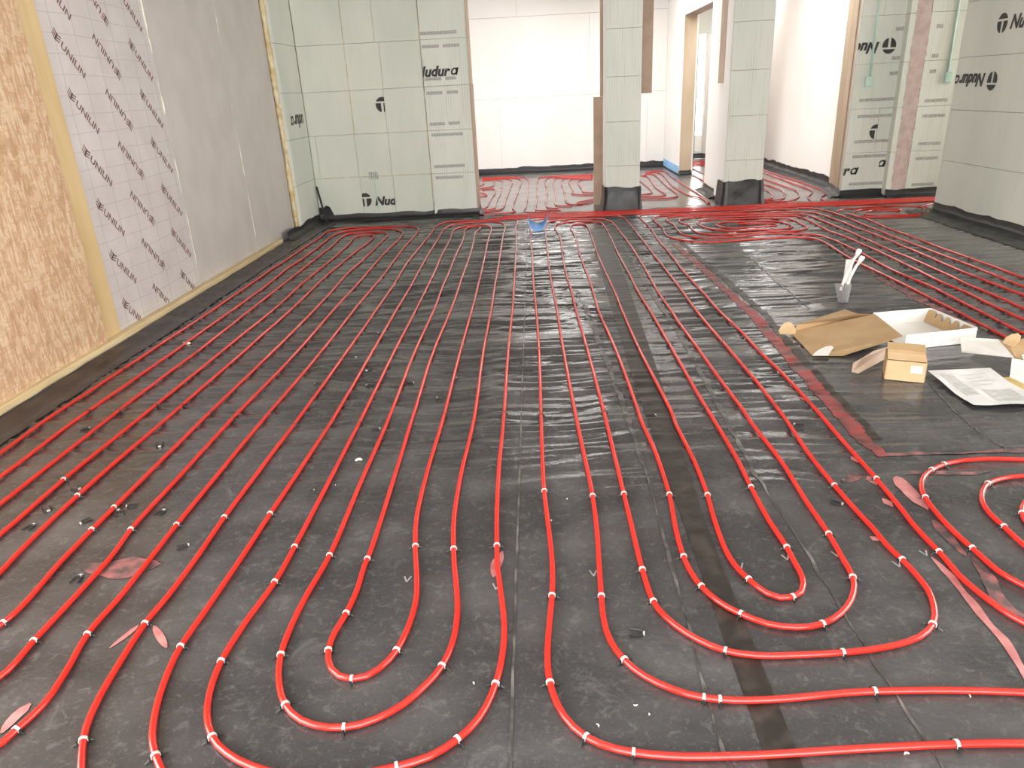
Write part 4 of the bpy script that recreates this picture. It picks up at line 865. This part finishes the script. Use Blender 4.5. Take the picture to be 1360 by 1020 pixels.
# brown inner flap with finger slots on the right side
mb = MB(); bq, cq = tb['b'] + np.array([-.012, .012]), tb['c'] + np.array([-.012, -.012]); top = []
m_ = 21
for i in range(m_ + 1):
    t = i / m_; q = bq * (1 - t) + cq * t; z = h - .006
    if 4 <= i <= 17 and i % 4 in (1, 2): z -= .030
    top.append((q[0] - .02 * (1 - z / h), q[1], z))
mb.slab([(bq[0] - .02, bq[1], .010), *top, (cq[0] - .02, cq[1], .010)], (.004, 0, 0)); mb.build('inner_flap', MT['card'], e, fix=True)
lid = [(1.815, 3.475, .070), (1.832, 3.868, .068), (1.800, 4.03, .035), (1.74, 4.055, .030)]
L3d = lambda x, y, z: tuple(fl(x, y, z))
ld = panel('lid', [L3d(1199, 446, .075), L3d(1162, 417, .078), L3d(1128, 424, .03), L3d(1050, 441, .012), L3d(1079, 471.5, .006), L3d(1119, 471.5, .012)][::-1], MT['card'], .005)
panel('lid_flap', [L3d(1159, 417.5, .074), L3d(1140, 417, .078), L3d(1123, 411, .07), L3d(1060, 431, .055), L3d(1053, 440, .018), L3d(1126, 424.5, .034)][::-1], MT['card'], .004, ld)
panel('lid_tab', [L3d(1036, 444, .012), L3d(1056, 444, .013), L3d(1057, 441, .02), L3d(1054, 432, .045), L3d(1049, 428.6, .055), L3d(1042, 429.4, .052), L3d(1037, 434, .038), L3d(1034, 440, .02)], MT['card_light'], .004, ld)
panel('white_tab', [L3d(1079, 472.2, .014), L3d(1100, 472.2, .016), L3d(1104, 466, .018), L3d(1107, 461.5, .019), L3d(1104, 459.5, .02), L3d(1097, 460.5, .019), L3d(1089, 464, .017), L3d(1083, 468, .015)], MT['card_white'], .002, ld)
panel('box_label', [(*(tb['a'] * .62 + tb['b'] * .38 + np.array([0, -.0052])), .025), (*(tb['a'] * .30 + tb['b'] * .70 + np.array([0, -.0052])), .025), (*(tb['a'] * .30 + tb['b'] * .70 + np.array([0, -.0052])), .065), (*(tb['a'] * .62 + tb['b'] * .38 + np.array([0, -.0052])), .065)], MT['paper'], .001, ts)
# small brown box with a label and open flaps
e = empty('cardboard_box', (1.66, 3.12, 0), 'small brown cardboard box with white label and open flaps', 'box')
A0, B0 = np.array([1.569, 3.100]), np.array([1.712, 3.040]); n2 = np.array([.045, .115]); hb = .108
C0, D0 = B0 + n2, A0 + n2
q3 = lambda p, z: (p[0], p[1], z)
bf = panel('box_front', [q3(A0, .003), q3(B0, .003), q3(B0, hb - .012), q3(A0, hb - .012)], MT['card_light'])
panel('box_side', [q3(B0, .003), q3(C0, .003), q3(C0, hb), q3(B0, hb - .012)], MT['card'])
panel('box_side', [q3(D0, .003), q3(A0, .003), q3(A0, hb - .012), q3(D0, hb)], MT['card'])
panel('box_back', [q3(C0, .003), q3(D0, .003), q3(D0, hb), q3(C0, hb)], MT['card'])
mid = lambda t, z: [q3(A0 + n2 * t, z), q3(B0 + n2 * t, z)]
a, bb = mid(.03, hb - .010); c, d = mid(.48, hb + .004)
panel('box_top', [a, bb, d, c], MT['card_light'])
a, bb = mid(.50, hb - .006); c, d = mid(.62, hb + .012)
panel('top_flap', [a, bb, d, c], MT['card'])
c2, d2 = mid(1.05, hb + .028)
panel('top_flap', [c, d, d2, c2], MT['card'])
panel('side_flap', [L3d(1180, 474, .03), L3d(1181, 460, .075), L3d(1160, 466, .085), L3d(1142, 477, .075), L3d(1133, 482, .06), L3d(1131, 494, .012), L3d(1139, 496, .006)], MT['board_brown'], .004)
u = (B0 - A0) / np.linalg.norm(B0 - A0); nf = np.array([u[1], -u[0]]); o = A0 + u * .097 + nf * .0048
panel('box_label', [q3(o, .046), q3(o + u * .046, .046), q3(o + u * .046, .080), q3(o, .080)], MT['card_white'], .001, bf)
mb = MB()
for k in range(3):
    o2 = o + u * .005 + nf * .0014; z = .054 + .008 * k; mb.slab([q3(o2, z), q3(o2 + u * (.03 - .006 * (k % 2)), z), q3(o2 + u * (.03 - .006 * (k % 2)), z + .0025), q3(o2, z + .0025)], (0, -.0005, 0))
mb.build('label_print', MT['web_grey'], bf, fix=True)
# third box at the right edge: white flap, brown lid with a round tab, white side, yellow inside
e = empty('cardboard_box', (2.3, 3.2, 0), 'white and brown cardboard box cut off by the right edge', 'box')
panel('box_flap', [L3d(1275, 447.5, .06), L3d(1326, 450.5, .085), L3d(1347, 474.5, .055), L3d(1277, 467, .012)], MT['card_white'], .004)
ld = panel('lid', [L3d(1326, 451, .084), L3d(1338, 455, .09), L3d(1362, 450, .10), L3d(1440, 470, .08), L3d(1440, 500, .03), L3d(1360, 480, .05), L3d(1348, 475, .055)], MT['card'], .004)
panel('lid_tab', [L3d(1331, 455, .09), L3d(1336, 448, .11), L3d(1344, 443.5, .125), L3d(1352, 442.5, .13), L3d(1356, 446, .122), L3d(1354, 453, .105), L3d(1345, 461, .085)], MT['card_light'], .004, ld)
panel('white_tab', [L3d(1357, 471, .075), L3d(1364, 470.5, .075), L3d(1364, 477.5, .06), L3d(1360, 478, .06)], MT['card_white'], .002, ld)
panel('box_side', [L3d(1344, 475.5, .075), L3d(1440, 494, .09), L3d(1440, 545, .006), L3d(1341, 501, .008)], MT['card_white'], .004)
panel('box_base', [L3d(1325, 502, .005), L3d(1341, 500.5, .006), L3d(1440, 545, .006), L3d(1440, 560, .005), L3d(1354, 521, .005), L3d(1345, 517, .004)], MT['card_yellow'], .004)
# printed instruction sheet
corner = [np.array(fl(1231, 498.5)[:2]), np.array(fl(1314, 495)[:2]), np.array(fl(1392, 543)[:2]), np.array(fl(1292, 542.5)[:2])]
e = empty('instruction_sheet', (1.95, 2.95, 0), 'creased printed paper sheet lying on the membrane beside the small box', 'paper')
def sheet(u, v, l=0.):
    p = (corner[0] * (1 - u) + corner[1] * u) * (1 - v) + (corner[3] * (1 - u) + corner[2] * u) * v
    z = .009 + .012 * (1 - v) ** 3 + .010 * max(0, v - .8) * 5 * (.4 + .6 * u) + .004 * math.sin(u * 9 + v * 3) * math.sin(v * 7) + .003; return (p[0], p[1], max(z, fz(*p) + .003) + l)
def sheetpatch(name, u0, u1, v0, v1, m, l, nn=14, par=None):
    mb = MB(); vs = [sheet(u0 + (u1 - u0) * i / nn, v0 + (v1 - v0) * j / nn, l) for j in range(nn + 1) for i in range(nn + 1)]
    w = nn + 1; mb.add(vs, [(j * w + i, (j + 1) * w + i, (j + 1) * w + i + 1, j * w + i + 1) for j in range(nn) for i in range(nn)]); return mb.build(name, m, par or e, smooth=True)
sh = sheetpatch('sheet', 0, 1, 0, 1, MT['paper'], 0)
sheetpatch('printed_block', .10, .30, .12, .72, MT['print_grey'], .0007, 8, sh); sheetpatch('printed_block', .42, .86, .55, .88, MT['print_grey'], .0007, 8, sh)
for k in range(4): sheetpatch('printed_line', .42, .80 - .1 * (k % 2), .14 + .09 * k, .155 + .09 * k, MT['print_grey'], .0007, 6, sh)
# blue film curl
c0 = fl(715, 309); mb = MB(); n = 18; vs = []
for i in range(n + 1):
    a = PI * 1.02 + (PI * .96) * i / n; r = .088
    for w in (0, 1):
        for t in (0, .0015): vs.append((c0[0] + (r - t) * math.cos(a) * 1.05 + .012 * (i > n * .6) * w, c0[1] + .02 + w * .06 + .05 * i / n, .004 + .09 + w * .075 + (r - t) * math.sin(a) * (1.02 if i < n / 2 else 1.02) + (.03 * ((i / n - .6) / .4) if i > n * .6 else 0)))
fs = []
for i in range(n):
    k = i * 4; fs += [(k, k + 4, k + 6, k + 2), (k + 1, k + 3, k + 7, k + 5), (k, k + 1, k + 5, k + 4), (k + 2, k + 6, k + 7, k + 3)]
fs += [(0, 2, 3, 1), (n * 4, n * 4 + 1, n * 4 + 3, n * 4 + 2)]
mb.add(vs, fs); tag(mb.build('tape_offcut', MT['blue_film'], None, smooth=True, loc=(c0[0], c0[1], 0), fix=True), 'curled strip of blue film lying on the middle pipes', 'film')
# black bar leaning in the corner
mb = MB(); a, bq = np.array([-2.395, 8.27, .008]), np.array([-2.485, 8.372, .405]); mb.tube([a, a * .5 + bq * .5, bq], .011, 6)
tag(mb.build('leaning_bar', MT['clip_black'], None, loc=tuple(a)), 'thin black bar leaning in the back left corner', 'bar')
# loose staples and foam crumbs
mb = MB(); st = [(.009 * math.cos(a), .0, .0) for a in (0,)]
arc = [(-.010, -.016, .003), (-.010, .0, .003), (-.008, .008, .0032), (0, .0125, .0035), (.008, .008, .0032), (.010, .0, .003), (.010, -.016, .003)]
mb.tube(arc, .0022, 5); 
for s in (-1, 1): mb.add([(s * .010, -.010, .003), (s * .015, -.013, .003), (s * .010, -.017, .0045), (s * .010, -.017, .0015)], [(0, 1, 2), (0, 3, 1), (1, 3, 2), (0, 2, 3)])
mb.add([(-.004, .0105, .0055), (.004, .0105, .0055), (.004, .014, .0055), (-.004, .014, .0055), (-.004, .0105, .001), (.004, .0105, .001), (.004, .014, .001), (-.004, .014, .001)], [(0, 1, 2, 3), (7, 6, 5, 4), (0, 4, 5, 1), (1, 5, 6, 2), (2, 6, 7, 3), (3, 7, 4, 0)], 1)
ST = mb.mesh('loose_staple'); ST.materials.append(MT['clip_black']); ST.materials.append(MT['clip_white'])
for x, y in ((114.7, 571.5), (63.5, 678), (103, 650), (212, 592), (159, 682), (175, 673), (114, 694), (214, 682), (41, 701), (104, 770), (501, 446), (489, 493), (490, 513), (604, 505), (582, 531), (500, 573), (1060, 566), (1112, 669), (847, 842.5), (244, 727), (421, 512), (470, 475), (545, 509), (866, 553)):
    p = fl(x, y); o = bpy.data.objects.new('loose_staple', ST); COL.objects.link(o)
    o.location = (p[0], p[1], fz(p[0], p[1]) + .0006); o.rotation_euler = (0, 0, random.uniform(0, 6.28)); s = 1.25; o.scale = (s, s, s)
    tag(o, 'loose black pipe staple lying on the membrane between the pipes', 'staple', 'loose pipe staples on the floor')
mb = MB(); mb.tube([(-.012, -.006, .004), (-.006, .003, .005), (.004, .005, .005), (.012, 0, .004)], [.003, .005, .005, .003], 6); CR = mb.mesh('foam_crumb', smooth=True); CR.materials.append(MT['crumb'])
for x, y, s in ((248, 457, 1.9), (477, 613, 1.0), (629, 908, .5), (417, 651, .4), (732, 692, .5), (844, 937, .6), (794, 964, .6), (446, 645, .4), (862, 949, .4), (1288, 925, .5), (1204, 1002, .7), (753, 663, .5)):
    p = fl(x, y); o = bpy.data.objects.new('foam_crumb', CR); COL.objects.link(o); o.location = (p[0], p[1], fz(p[0], p[1])); o.rotation_euler = (0, 0, random.uniform(0, 6.28)); k = s if s >= 1 else s * .6; o.scale = (k, k, k)
    tag(o, 'cream foam crumb curled on the dark membrane' if s < 1.5 else 'largest cream foam crumb, between the pipes near the timber stud', 'foam crumb', 'foam crumbs on the floor')
